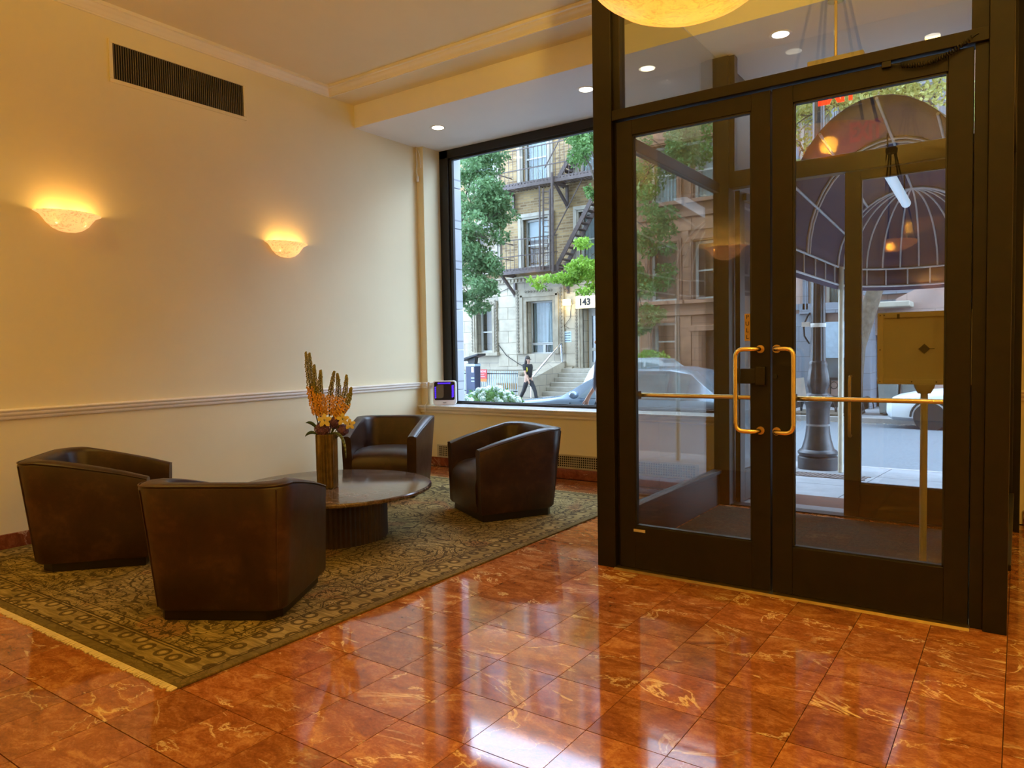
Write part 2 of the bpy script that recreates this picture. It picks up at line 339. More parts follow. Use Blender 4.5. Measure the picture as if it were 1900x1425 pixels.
def text(name, body, size, mat, parent, loc, rot=(pi/2, 0, 0), extrude=.002, align='CENTER', label=None, cat=None, bold=0):
    cu = bpy.data.curves.new(name, 'FONT'); cu.body = body; cu.size = size; cu.extrude = extrude; cu.offset = bold; cu.align_x = align; cu.align_y = 'CENTER'; cu.materials.append(MATS[mat])
    tmp = bpy.data.objects.new(name, cu); COL.objects.link(tmp); bpy.context.view_layer.update()
    me = bpy.data.meshes.new_from_object(tmp.evaluated_get(bpy.context.evaluated_depsgraph_get())); bpy.data.objects.remove(tmp)
    o = bpy.data.objects.new(name, me); COL.objects.link(o); o.location = loc; o.rotation_euler = rot
    if parent: o.parent = parent
    if label: o['label'] = label
    return o
B = lambda *a: MB().box(*a)

# ------------------------------------------------------------------ the room shell
ZC, ZB, ZS = 4.065, 3.987, 3.75            # ceiling, beam underside, soffit underside
XR, YB = 9.0, -6.5
floor = ob('floor', B(-.2, XR+.2, YB-.2, 6.9, -.12, -.012), 'grout', kind='structure')
TX = [5.838-.3015*k for k in range(-1, 21)]; TY0 = 2.494-.305*30
tile_me = mesh('tile', B(-.1493, .1493, -.1505, .1505, -.014, 0), 'floor_marble')
rest = MB(); ntile = 0
for j in range(0, 44):
    y = TY0+.305*j+.1525
    if y < YB or y > 6.5: continue
    for i in range(-10, 21):
        x = 5.838-.3015*i-.15075
        if x < .0 or x > XR or (y > 6.12 and 3.7 < x < 5.9): continue
        vis = y > .75 and x < 5.99 and (5.87-x) < (y+.35)*2.85+.2 and not (.2 < x < 2.95 and 1.72 < y < 5.7) and not (x > 3.9 and 4.15 < y) and not (x < .0)
        if vis and ntile < 298:
            o = bpy.data.objects.new('tile', tile_me); COL.objects.link(o); o.parent = floor; o.location = (x, y, 0); ntile += 1
            o.rotation_euler = (0, 0, rnd.choice((0, pi)))
        else: rest.box(x-.1493, x+.1493, y-.1505, y+.1505, -.014, 0)
ob('tile_field', rest, 'floor_marble', floor, kind='stuff')

wl = ob('wall_left', B(-.2, 0, YB, 6.5, 0, ZC+.1), 'wall_paint', kind='structure')
wf = struct('wall_front')
ob('lower_wall', B(-.2, 3.72, 6.5, 6.86, 0, .66), 'wall_paint', wf); ob('pilaster', B(-.2, .105, 6.5, 6.86, .66, 3.9), 'wall_paint', wf)
ob('right_panel', B(5.86, XR, 6.5, 6.86, 0, ZC), 'wall_paint', wf)
ob('wall_right', B(XR, XR+.2, YB, 6.9, 0, ZC+.1), 'wall_paint', kind='structure')
ob('wall_back', B(-.2, XR+.2, YB-.2, YB, 0, ZC+.1), 'wall_paint', kind='structure')
ob('wall_pier', B(2.47, 4.75, -.12, .2, 0, ZC), 'wall_paint', kind='structure')
ce = struct('ceiling')
ob('plaster', B(-.2, XR+.2, YB-.2, 5.3, ZC, ZC+.15), 'ceiling_paint', ce); ob('beam', B(0, XR, 5.195, 5.55, ZB, ZC+.1), 'ceiling_paint', ce); ob('soffit', B(0, XR, 5.535, 6.9, ZS, ZC+.1), 'soffit_daylit', ce)
crown = [(0, 0), (.012, 0), (.012, .012), (.022, .016), (.030, .030), (.048, .042), (.066, .048), (.072, .060), (.090, .064), (.090, ZC-3.975), (0, ZC-3.975)]
def crown_y(x, s): return MB().prism([(x+s*a, 3.975+b) for a, b in crown], 'y', YB, 5.2)
ob('trim_1', crown_y(0, 1), 'trim_paint', kind='structure', smooth=50)
ob('trim_2', MB().prism([(5.195-a, 3.975+b) for a, b in crown], 'x', 0, XR), 'trim_paint', kind='structure', smooth=50)
railp = [(0, 0), (.012, 0), (.018, .010), (.016, .022), (.024, .030), (.030, .040), (.026, .052), (.034, .060), (.034, .068), (.022, .076), (0, .078)]
RZ = .912
ob('trim_3', MB().prism([(a, RZ+b) for a, b in railp], 'y', YB, 6.5), 'trim_paint', kind='structure', smooth=50)
tr = struct('trim_4'); ob('rail', MB().prism([(6.5-a, RZ+b) for a, b in railp], 'x', 0.0, .11), 'trim_paint', tr, smooth=50)
ob('rail', MB().prism([(.105+a, RZ+b) for a, b in railp], 'y', 6.5, 6.78), 'trim_paint', tr, smooth=50); ob('rail', MB().prism([(6.5-a, RZ+b) for a, b in railp], 'x', 5.86, XR), 'trim_paint', tr, smooth=50)
def base_run(name, fn, a, b, step):
    t = struct(name); k = a
    while k < b-.01: e = min(b, k+step); ob('stone', fn(k+.001, e-.001), 'base_marble', t, bevel=.003, seg=1); k = e
base_run('baseboard_left', lambda a, b: B(0, .016, a, b, 0, .105), .6, 6.48, .61)
base_run('baseboard_front', lambda a, b: B(a, b, 6.484, 6.5, 0, .105), .0, 3.7, .61)
base_run('baseboard_right', lambda a, b: B(a, b, 6.484, 6.5, 0, .105), 5.9, 7.2, .61)

# big street window
w1 = struct('window_1')
wfr = MB().box(.105, .235, 6.79, 6.86, .716, ZS).box(.235, .275, 6.81, 6.86, .73, ZS-.1).box(.105, 3.72, 6.79, 6.86, ZS-.10, ZS).box(.235, 3.6, 6.81, 6.86, ZS-.125, ZS-.10).box(.105, 3.72, 6.78, 6.86, .716, .742).box(3.60, 3.72, 6.79, 6.86, .716, ZS)
ob('frame', wfr, 'bronze_dark', w1, bevel=.004); ob('gasket', MB().box(.275, .283, 6.812, 6.85, .742, ZS-.125).box(.275, 3.6, 6.812, 6.85, .742, .75), 'gasket_black', w1)
ob('pane', B(.28, 3.6, 6.828, 6.836, .75, ZS-.125), 'window_glass', w1)
ob('sill', B(-.0, 3.72, 6.43, 6.80, .694, .716), 'sill_marble', w1, bevel=.006)
ob('apron', MB().prism([(6.5, .628), (6.478, .628), (6.474, .640), (6.482, .652), (6.462, .662), (6.448, .676), (6.448, .694), (6.5, .694)], 'x', 0, 3.72), 'trim_paint', w1, smooth=40)

# air grille in the low wall
g = thing('air_grille', 'long cream perforated air grille low in the wall under the window', 'grille', (1.85, 6.49, .118))
ob('backing', B(-1.58, 1.55, .006, .0095, .004, .124), 'void_black', g)
gm = MB()
for k in range(6): z = .004+k*.0235; gm.box(-1.58, 1.55, -.001, .004, z-.0035, z+.0035)
for k in range(126): x = -1.58+k*.02504; gm.box(x-.0035, x+.0035, -.001, .0035, .004, .122)
ob('lattice', gm, 'cream_metal', g, kind='stuff')
ob('rim', MB().box(-1.61, 1.58, -.003, .009, .124, .136).box(-1.61, 1.58, -.003, .009, -.006, .004).box(-1.61, -1.58, -.003, .009, .004, .124).box(1.55, 1.58, -.003, .009, .004, .124), 'cream_metal', g)

# high supply vent on the left wall
v = thing('wall_vent', 'wide air vent with thin vertical slats high on the left wall', 'vent', (0, 3.58, 3.665))
vy, vz = .585, .138
ob('frame', MB().box(0, .014, -vy-.03, vy+.03, vz, vz+.03).box(0, .014, -vy-.03, vy+.03, -vz-.03, -vz).box(0, .014, -vy-.03, -vy, -vz, vz).box(0, .014, vy, vy+.03, -vz, vz), 'wall_paint', v, bevel=.003)
ob('backing', B(.0005, .003, -vy, vy, -vz, vz), 'void_black', v)
sl = mesh('slat', B(.003, .012, -.0019, .0019, -vz, vz), 'vent_slat')
for k in range(62):
    o = bpy.data.objects.new('slat', sl); COL.objects.link(o); o.parent = v; o.location = (0, -vy+.0188*(k+.5), 0)

# ------------------------------------------------------------------ vestibule
ve = struct('wall_vestibule')
BF = 'bronze_frame'
def fr(name, *a): return ob(name, B(*a), BF, ve, bevel=.003)
fr('post', 3.731, 3.853, 3.96, 4.08, 0, ZC); fr('post', 5.741, 5.835, 3.96, 4.08, 0, ZC); fr('header', 3.853, 5.741, 3.965, 4.07, 2.70, 2.76); fr('jamb', 3.853, 3.871, 4.0, 4.07, 0, 2.70); fr('jamb', 5.686, 5.741, 3.985, 4.07, 0, 2.70)
fr('transom_stile', 3.853, 3.90, 3.985, 4.06, 2.76, ZC); fr('transom_stile', 5.671, 5.741, 3.985, 4.06, 2.76, ZC)
ob('transom_pane', B(3.90, 5.671, 4.02, 4.028, 2.76, ZC), 'door_glass', ve)
ob('threshold', MB().prism([(3.93, 0), (3.945, .010), (4.08, .012), (4.08, 0)], 'x', 3.853, 5.69), 'brass_dull', ve)
for s, x0, x1 in ((0, 3.735, 3.79), (1, 5.785, 5.835)):
    fr('sill_rail', x0-.01, x1+.012, 4.08, 6.06, .27, .30); fr('side_header', x0, x1, 4.08, 6.06, 2.635, 2.715); fr('kick_panel', x0+.01, x1-.01, 4.08, 6.06, 0, .27)
    xm = (x0+x1)/2
    ob('side_pane', B(xm-.004, xm+.004, 4.08, 6.06, .30, 2.635), 'side_glass', ve); ob('upper_side_pane', B(xm-.004, xm+.004, 4.08, 6.06, 2.715, ZS), 'side_glass', ve)
fr('corner_post', 3.731, 3.865, 6.06, 6.20, 0, ZS); fr('corner_post', 5.715, 5.835, 6.06, 6.20, 0, ZS); fr('return_panel', 3.70, 3.80, 6.20, 6.95, 0, ZS); fr('return_panel', 5.78, 5.88, 6.20, 6.95, 0, ZS)
fr('outer_header', 3.865, 5.715, 6.07, 6.17, 2.665, 2.80); ob('outer_transom_pane', B(3.91, 5.67, 6.115, 6.123, 2.80, ZS), 'window_glass', ve)
fr('outer_stile', 3.865, 3.91, 6.08, 6.16, 2.80, ZS); fr('outer_stile', 5.67, 5.715, 6.08, 6.16, 2.80, ZS)
ob('outer_threshold', B(3.865, 5.715, 6.08, 6.20, 0, .010), 'bronze_frame', ve)

def leaf(name, label, x0, x1, s0, s1, y0, y1, top=2.69, g0=.27, g1=2.60, rail_mat=BF, glass='door_glass'):
    d = struct(name, label)
    ob('stile', B(x0, x0+s0, y0, y1, .012, top), rail_mat, d, bevel=.003); ob('stile', B(x1-s1, x1, y0, y1, .012, top), rail_mat, d, bevel=.003)
    ob('top_rail', B(x0+s0, x1-s1, y0, y1, g1, top), rail_mat, d, bevel=.003); ob('bottom_rail', B(x0+s0, x1-s1, y0, y1, .012, g0), rail_mat, d, bevel=.003)
    ym = (y0+y1)/2; a, b = x0+s0, x1-s1
    ob('glazing_bead', MB().box(a, a+.008, y0+.006, y1-.006, g0, g1).box(b-.008, b, y0+.006, y1-.006, g0, g1).box(a, b, y0+.006, y1-.006, g0, g0+.008).box(a, b, y0+.006, y1-.006, g1-.008, g1), 'gasket_black', d)
    ob('pane', B(a, b, ym-.004, ym+.004, g0, g1), glass, d)
    return d
d1 = leaf('door_1', 'left inner vestibule door', 3.873, 4.774, .103, .101, 3.985, 4.03)
d2 = leaf('door_2', 'right inner vestibule door', 4.783, 5.682, .105, .101, 3.985, 4.03)
def arc_path(pts, r, n=6):
    out = [Vector(pts[0])]
    for i in range(1, len(pts)-1):
        a, b, c = Vector(pts[i-1]), Vector(pts[i]), Vector(pts[i+1]); u = (a-b).normalized(); w = (c-b).normalized(); p, q = b+u*r, b+w*r
        for k in range(n+1): t = k/n; out.append((1-t)**2*p+2*t*(1-t)*b+t*t*q)
    return out+[Vector(pts[-1])]
def dpull(par, xs, xv, za, zb):
    path = arc_path([(xs, 3.985, zb), (xs, 3.915, zb), (xv, 3.905, zb), (xv, 3.905, za), (xs, 3.915, za), (xs, 3.985, za)], .045)
    ob('pull_handle', MB().tube(path, .0125, 12), 'brass', par, smooth=60)
    ob('rose', MB().tube([(xs, 3.9855, zb), (xs, 3.978, zb)], .022, 14).tube([(xs, 3.9855, za), (xs, 3.978, za)], .022, 14), 'brass_dull', par, smooth=40)
dpull(d1, 4.722, 4.612, .886, 1.327); dpull(d2, 4.808, 4.912, .886, 1.327)
for d, a, b in ((d1, 3.976, 4.673), (d2, 4.888, 5.581)):
    ob('push_bar', MB().tube([(a, 4.075, 1.058), (b, 4.075, 1.058)], .0125, 12), 'brass', d, smooth=60); ob('bar_bracket', MB().box(a-.06, a, 4.03, 4.085, 1.035, 1.082).box(b, b+.06, 4.03, 4.085, 1.035, 1.082), BF, d)
ob('lock_box', MB().box(4.617, 4.745, 3.962, 3.985, 1.14, 1.222).box(4.70, 4.752, 3.956, 3.985, 1.132, 1.232), 'bronze_dark', d1, bevel=.004)
ob('pull_plate', B(4.632, 4.664, 4.000, 4.0025, 1.372, 1.52), 'brass_dull', d1, label='small brass plate lettered PULL')
for k, ch in enumerate('PULL'): text('lettering', ch, .032, 'gasket_black', d1, (4.648, 3.9985, 1.502-.0365*k), extrude=.0008)
ob('sticker', B(3.965, 4.04, 3.983, 3.985, .236, .252), 'cream_metal', d1)
ob('key_cylinder', MB().tube([(4.80, 3.985, 1.18), (4.80, 3.974, 1.18)], .013, 14), 'bronze_dark', d2)
# coiled cable above the right leaf
pa, pb = Vector((5.34, 3.972, 2.685)), Vector((5.70, 3.962, 2.735)); cp = []
for k in range(340):
    t = k/339; c = pa.lerp(pb, t)-Vector((0, 0, .055*sin(pi*min(1, t*1.02)))); ph = 2*pi*34*t
    if t < .12 or t > .93: cp.append(c)
    else: cp.append(c+Vector((0, cos(ph)*.010, sin(ph)*.010)))
ob('coiled_cable', MB().tube(cp, .0028, 5), 'bronze_dark', d2, smooth=60); ob('cable_clip', B(5.305, 5.345, 3.965, 3.985, 2.672, 2.70), 'bronze_dark', d2, bevel=.002)
# outer doors
d4 = leaf('door_4', 'closed right outer street door', 4.752, 5.68, .112, .10, 6.10, 6.145, 2.66, .27, 2.60, glass='window_glass')
ob('pull_handle', MB().tube(arc_path([(4.80, 6.10, 1.10), (4.80, 6.045, 1.10), (4.80, 6.045, .64), (4.80, 6.10, .64)], .03), .012, 10), 'brass_dull', d4, smooth=60)
d3 = leaf('door_3', 'left outer street door swung open to the pavement', 0, .875, .10, .112, -.0225, .0225, 2.66, .27, 2.60, glass='window_glass')
d3.location = (3.895, 6.19, 0); d3.rotation_euler = (0, 0, R(84.5))
ob('closer_arm', MB().box(.05, .36, -.06, -.023, 2.58, 2.64).beam((.2, -.05, 2.66), (.02, -.13, 2.675), .03, .012), 'bronze_dark', d3, bevel=.003)

ob('floor_mat', B(3.80, 5.775, 4.09, 5.98, 0, .010), 'mat_carpet', cat='mat', label='dark olive entrance mat on the floor between the two sets of doors', bevel=.003)

# exit sign
ex = thing('exit_sign', 'red letter exit sign on a brass stem from the ceiling of the vestibule', 'sign', (4.79, 5.55, 3.27))
ob('housing', B(-.182, .182, -.03, .03, .045, .08), 'cream_metal', ex, bevel=.006); ob('panel', B(-.175, .175, -.004, .004, -.275, .045), 'window_glass', ex); ob('stem', MB().tube([(0, 0, .08), (0, 0, ZS-3.27)], .011, 10), 'brass', ex, smooth=60); ob('canopy', MB().lathe([(.055, ZS-3.27-.02), (.05, ZS-3.27)], 18), 'brass_dull', ex)
text('lettering', 'EXIT', .21, 'exit_red', ex, (.01, -.009, -.165), extrude=.003, bold=.010, label='glowing red EXIT letters').scale = (.58, 1, 1)

# sign on a stand
plain('stand_metal', (.30, .275, .185), .45, 0, .05)
ss = thing('sign_stand', 'cream framed sign board seen from behind on a slim floor pole in the vestibule', 'sign', (5.435, 4.62, .010))
ob('base', MB().lathe([(.17, 0), (.17, .012), (.03, .03)], 28), 'stand_metal', ss, smooth=40); ob('pole', MB().tube([(0, 0, .02), (0, 0, 1.09)], .019, 14), 'stand_metal', ss, smooth=60); ob('socket', MB().lathe([(.032, 1.055), (.05, 1.09), (.052, 1.105)], 18), 'stand_metal', ss, smooth=40)
bm = MB().box(-.235, .235, -.006, .02, 1.105, 1.51)
ob('board', bm, 'stand_metal', ss, bevel=.003); ob('back_frame', MB().box(-.235, -.205, -.016, -.006, 1.105, 1.51).box(.205, .235, -.016, -.006, 1.105, 1.51).box(-.205, .205, -.016, -.006, 1.105, 1.135).box(-.205, .205, -.016, -.006, 1.48, 1.51), 'stand_metal', ss, bevel=.002)
ob('turn_latch', MB().prism([(.0, 1.275), (.028, 1.303), (0, 1.331), (-.028, 1.303)], 'y', -.014, -.006).box(-.03, .05, -.017, -.013, 1.301, 1.305), 'bronze_dark', ss); ob('clip', B(-.135, -.122, -.02, -.006, 1.475, 1.50), 'bronze_dark', ss)
for x, z in ((-.22, 1.12), (-.22, 1.30), (-.22, 1.495), (-.06, 1.12), (.06, 1.12), (-.2, 1.495)): ob('screw', MB().tube([(x, -.0185, z), (x, -.016, z)], .004, 8), 'bronze_dark', ss)

# ------------------------------------------------------------------ lamps
def sconce(loc, rz, label, group=None, watts=SCONCE_W):
    t = thing('wall_sconce', label, 'lamp', loc, rz, group)
    out = [(.004, 0), (.055, .004), (.105, .022), (.145, .052), (.172, .088), (.196, .116), (.236, .134)]
    inn = [(.232, .140), (.190, .124), (.164, .094), (.137, .060), (.098, .031), (.05, .014), (.004, .010)]
    ob('shade', MB().lathe(out+inn, 36, (0, 0, 0), -pi/2, pi/2, 1.0), 'sconce_glow', t, smooth=60)
    for ch in t.children: ch.scale = (.72, 1, 1)
    ob('bracket', B(0, .02, -.05, .05, .02, .12), 'brass_dull', t)
    for s in (-.095, .095):
        ob('bulb', MB().ball((.05, s, .070), .018, None, .024), 'downlight_glow', t, smooth=60); point_light('bulb_light', (.080, s, .118), watts, (1, .62, .16), .02, t)
    return t
sconce((0, 2.613, 2.283), 0, 'alabaster half bowl sconce glowing on the left wall, nearer one below the vent')
sconce((0, 4.585, 2.283), 0, 'alabaster half bowl sconce glowing on the left wall, farther one by the window')
for y, w in ((.64, 'just out of view on the left'), (-1.9, 'behind the pier'), (-4.2, 'near the back corner')): sconce((0, y, 2.283), 0, 'glass half bowl sconce on the left wall '+w)
sconce((3.25, .2, 2.283), pi/2, 'alabaster half bowl sconce on the short pier beside the viewer', None, 5)
sconce((4.6, YB, 2.283), pi/2, 'glass half bowl sconce on the back wall'); sconce((XR, -1.5, 2.283), pi, 'glass half bowl sconce on the right wall')

def pendant(loc, label, group):
    t = thing('pendant_bowl', label, 'lamp', loc, 0, group)
    ob('bowl', MB().lathe([(.005, 0), (.09, .006), (.18, .030), (.26, .066), (.32, .110), (.345, .135), (.335, .139), (.31, .116), (.25, .074), (.17, .038), (.08, .014), (.005, .010)], 40), 'pendant_glow', t, smooth=60)
    H = ZC-loc[2]
    for k in range(5):
        a = 2*pi*k/5+.3; ob('rod', MB().tube([(.325*cos(a), .325*sin(a), .13), (.05*cos(a), .05*sin(a), H-.10)], .010, 8), 'bronze_dark', t, smooth=60)
        ob('finial', MB().ball((.325*cos(a), .325*sin(a), .14), .018), 'bronze_dark', t, smooth=60)
    ob('hub', MB().lathe([(.07, H-.12), (.08, H-.06), (.045, H-.03), (.09, H)], 20), 'bronze_dark', t, smooth=40)
    point_light('pendant_light', (0, 0, .074), PENDANT_W, WARM, .058, t); return t
pc = atD(1267, 27, 2.78)
pendant(pc, 'yellow alabaster pendant bowl hanging before the glass doors', None)
for x, y, w in ((4.4, -3.2, 'in the middle of the lobby behind the viewer'), (7.3, 3.0, 'to the right of the vestibule'), (7.3, -1.5, 'on the right behind the viewer'), (1.6, -2.6, 'on the left behind the pier')): pendant((x, y, pc.z), 'added unseen alabaster pendant bowl lighting the room '+w, None)  # unseen pendants added to raise the general room light
for i, (x, y, w) in enumerate(((.71, 6.07, 'above the corner pilaster'), (2.54, 6.04, 'over the middle of the street window'), (4.32, 5.92, 'inside the glass vestibule'))):
    t = thing('recessed_downlight', 'small round recessed downlight in the soffit '+w, 'lamp', (x, y, ZS), 0)
    ob('ring', MB().lathe([(.062, -.0005), (.085, -.004), (.088, 0), (.062, -.0002)], 28), 'trim_paint', t, smooth=40); ob('lens', MB().lathe([(.001, -.002), (.062, -.002), (.062, -.0002), (.001, -.0002)], 28), 'downlight_glow', t)
    l = bpy.data.lights.new('downlight_beam', 'SPOT'); l.energy = DOWN_W; l.color = (1, .80, .52); l.spot_size = R(120); l.spot_blend = .8; l.shadow_soft_size = .05
    o = bpy.data.objects.new('downlight_beam', l); COL.objects.link(o); o.parent = t; o.location = (0, 0, -.01)

for i, (x, y, w) in enumerate(((1.2, .9, 'left of the seating group'), (1.3, -1.4, 'far left behind the pier'), (3.4, -1.3, 'behind the pier'), (5.2, .5, 'just ahead of the viewer'), (5.9, 1.9, 'over the marble floor before the doors'), (5.9, -2.2, 'behind the viewer'), (7.4, 1.6, 'on the right side of the lobby'), (7.4, 4.2, 'right of the vestibule'), (7.6, -2.0, 'right behind the viewer'))):  # unseen ceiling spots added to brighten the floor and left wall
    t = thing('recessed_downlight', 'added unseen fill downlight in the lobby ceiling '+w, 'lamp', (x, y, ZC), 0)
    ob('ring', MB().lathe([(.062, -.0005), (.085, -.004), (.088, 0), (.062, -.0002)], 28), 'trim_paint', t, smooth=40); ob('lens', MB().lathe([(.001, -.002), (.062, -.002), (.062, -.0002), (.001, -.0002)], 28), 'downlight_glow', t)
    l = bpy.data.lights.new('downlight_beam', 'SPOT'); l.energy = LOBBY_FILL_W; l.color = (1, .67, .13); l.spot_size = R(150); l.spot_blend = 1; l.shadow_soft_size = .06
    o = bpy.data.objects.new('downlight_beam', l); COL.objects.link(o); o.parent = t; o.location = (0, 0, -.01)

# ------------------------------------------------------------------ rug
rg = thing('area_rug', 'worn olive and tan oriental rug with cream fringe under the seating group', 'rug', (1.585, 3.715, 0))
ob('pile', B(-1.525, 1.525, -2.145, 2.145, 0, .012), 'rug_pile', rg, bevel=.004)
fm = MB()
for s in (-1, 1):
    k = -1.52
    while k < 1.52:
        L = .026+rnd.random()*.012; fm.beam((k, s*2.14, .006), (k+rnd.uniform(-.006, .006), s*(2.145+L), .003), .007, .005); k += .0085
ob('fringe', fm, 'fringe', rg, kind='stuff')

# ------------------------------------------------------------------ club chairs
def outline(w0, w1, yf, yb, r, n=7):
    """half-width w0 at the front, w1 at the back; from front left round the back to front right"""
    pts = []
    for k in range(5): t = k/4; pts.append((-(w0+(w1-w0)*t), yf+(yb+r-yf)*t))
    for k in range(1, n+1): a = pi+pi/2*k/n; pts.append((-(w1-r)+r*cos(a), yb+r+r*sin(a)))
    half = pts; mid = [(-(w1-r)*(1-k/3), yb) for k in (1, 2)]
    L = half+mid; return L+[(0, yb)]+[(-x, y) for x, y in reversed(L)]
def make_chair(label, loc, face):
    rz = math.atan2(face[1], face[0])-pi/2
    t = thing('club_chair', label, 'chair', (loc[0], loc[1], .012), rz, 'leather club chairs around the round table')
    ob('plinth', MB().prism([(-.315, .30), (-.315, -.27), (-.285, -.305), (.24, -.305), (.30, -.235), (.30, .30)], 'z', 0, .062), 'plinth_wood', t, bevel=.004)
    ob_, ot = outline(.338, .340, .325, -.340, .085), outline(.350, .392, .335, -.410, .125)
    it, ib = outline(.262, .288, .335, -.300, .13), outline(.255, .262, .325, -.23, .12)
    def hz(y): s = min(1, max(0, (.335-y)/.60)); return .565+.135*(s**.85)
    rings = []
    for (bx, by), (tx, ty), (ix, iy), (jx, jy) in zip(ob_, ot, it, ib):
        h = hz(ty); P = lambda u, z: (bx+(tx-bx)*u, by+(ty-by)*u, z)
        ex, ey = ix-tx, iy-ty
        rings.append([(bx*.97, by*.97, .058), P(.0, .075), P(.33, .075+(h-.075)*.33), P(.66, .075+(h-.075)*.66), P(.97, h-.022), (tx+ex*.10, ty+ey*.10, h-.004), (tx+ex*.3, ty+ey*.3, h+.004),
                      (tx+ex*.7, ty+ey*.7, h+.004), (tx+ex*.92, ty+ey*.92, h-.006), (ix, iy, h-.03), (ix+(jx-ix)*.5, iy+(jy-iy)*.5, (h+.3)/2), (jx, jy, .25), (jx, jy, .06)])
    ob('body', MB().loft(rings), 'leather', t, smooth=48)
    ob('piping', MB().tube([(tx+(ix-tx)*.03, ty+(iy-ty)*.03, hz(ty)-.006) for (tx, ty), (ix, iy) in zip(ot, it)], .0045, 6), 'leather', t, smooth=60)
    for k in (8, len(ot)-9):
        (bx, by), (tx, ty) = ob_[k], ot[k]; h = hz(ty); ob('seam', MB().tube([(bx*1.0+(tx-bx)*u, by+(ty-by)*u, .075+(h-.10)*u) for u in (0, .25, .5, .75, 1)], .0035, 6), 'leather', t, smooth=60)
    prof = [(-.27, .20), (-.27, .40), (-.18, .412), (-.02, .424), (.12, .424), (.22, .414), (.285, .390), (.325, .345), (.340, .28), (.336, .15), (.326, .066), (.10, .064)]
    rows = []
    for y, z in prof:
        row = []
        for k in range(11):
            u = -1+k/5; w = .258 if y > -.15 else .225; cr = .020*(1-u**4) if .3 < z else .012*(1-u**4)
            row.append((u*w, y+(0.010*(1-u*u) if y > .25 else 0), z+(cr if z > .3 else 0)))
        rows.append(row)
    s_ = MB(); s_.loft([[r[k] for r in rows] for k in range(11)]); ob('seat', s_, 'leather', t, smooth=50)
    return t
make_chair('brown leather club chair seen squarely from behind, nearest the viewer', (2.435, 2.354), (-.515, .857))
make_chair('brown leather club chair beside the left wall with its side to the viewer', (.886, 2.389), (.67, .743))
make_chair('brown leather club chair in the far corner behind the flower vase', (.92, 5.0), (.49, -.87))
make_chair('brown leather club chair below the window, its open seat turned left', (2.344, 4.859), (-.49, -.872))

# ------------------------------------------------------------------ table, vase, flowers
TC = (1.77, 3.56); TZ = .385
tb = thing('coffee_table', 'round brown marble coffee table on a fluted drum base', 'table', (TC[0], TC[1], .012))
ob('table_top', MB().lathe([(.001, .340), (.70, .340), (.712, .344), (.718, .352), (.718, .364), (.712, .371), (.703, .373), (.001, .373)], 96), 'table_marble', tb, smooth=35)
ob('drum_base', MB().lathe([(.385, 0), (.385, .340)], 432, flute=.013, nf=72), 'fluted_wood', tb, smooth=30)
VX, VY = 1.817, 3.475; vd = (Vector((VX, VY, .5))-CAM).dot(_f)
va = thing('flower_vase', 'tall ribbed bronze vase standing on the round marble table', 'vase', (VX, VY, TZ), R(28))
def sq(h, z, n=40, fl=.005):
    out = []
    for k in range(n*2):
        a = 2*pi*k/(n*2); c_, s_ = cos(a), sin(a); p = 5; rr = h/((abs(c_)**p+abs(s_)**p)**(1/p)); rr += fl*(1 if k % 4 < 2 else -1); out.append((rr*c_, rr*s_, z))
    return out
ob('body', MB().loft([sq(.052, 0), sq(.060, .006), sq(.062, .19), sq(.062, .382), sq(.056, .386), sq(.054, .33)]), 'vase_bronze', va, smooth=35)
def fp(px, py, dd=0): return atD(px, py, vd+dd)
top = Vector((VX, VY, TZ+.386))
tips = [(567.5, 653, 590, 785, 'tallest, outermost left'), (574, 655, 594, 783, 'tall, second from the left'), (583, 677, 598, 786, 'shorter, third from the left'), (595, 687, 602, 782, 'slim one left of the middle'), (620.5, 689, 611, 780, 'upright one right of the middle'), (626, 693, 616, 782, 'upright, close behind its neighbour'), (643, 696, 620, 784, 'leaning right, curved tip'), (652, 719, 622, 786, 'shortest, leaning far right')]
for k, (tx, ty, bx, by, lab) in enumerate(tips):
    dd = (-.02, .02, -.03, .0, -.02, .03, 0., -.01)[k]; tip, bs = fp(tx, ty, dd), fp(bx, by, dd*.5); root = top+Vector(((k-3.5)*.008, 0, -.06))
    st = thing('foxtail_lily', 'orange and green foxtail lily spike in the vase, '+lab, 'flower', root, 0, 'foxtail lilies in the vase')
    bow = Vector(CR)*(.012 if k > 4 else -.006); cv = []
    for i in range(25):
        t = i/24; cv.append(bs.lerp(tip, t)+bow*sin(pi*t)*2-root)
    ob('stem', MB().tube([Vector((0, 0, 0))]+cv, [.004]*20+[.0035]*6, 6), 'stem_green', st, smooth=60)
    fl, bd = MB(), MB(); rr = random.Random(k)
    for i in range(190 if k < 4 else 150):
        t = .10+.9*i/(190 if k < 4 else 150); j = min(23, int(t*24)); c = cv[j].lerp(cv[j+1], t*24-j) if j < 24 else cv[24]; a = i*2.4
        open_ = t < .50; rad = (.027 if open_ else .024*(1-t)**.5+.003)*rr.uniform(.7, 1.1); d = Vector((cos(a), sin(a), .35)); p = c+d*rad
        (fl if open_ else bd).ball(p, .0075 if open_ else .0050, None, .008 if open_ else .0065, 5, 3); (fl if open_ else bd).tube([c, p], .0009, 3)
    ob('florets', fl, 'lily_orange', st, kind='stuff', label='open orange florets'); ob('buds', bd, 'lily_green', st, kind='stuff', label='green closed buds')
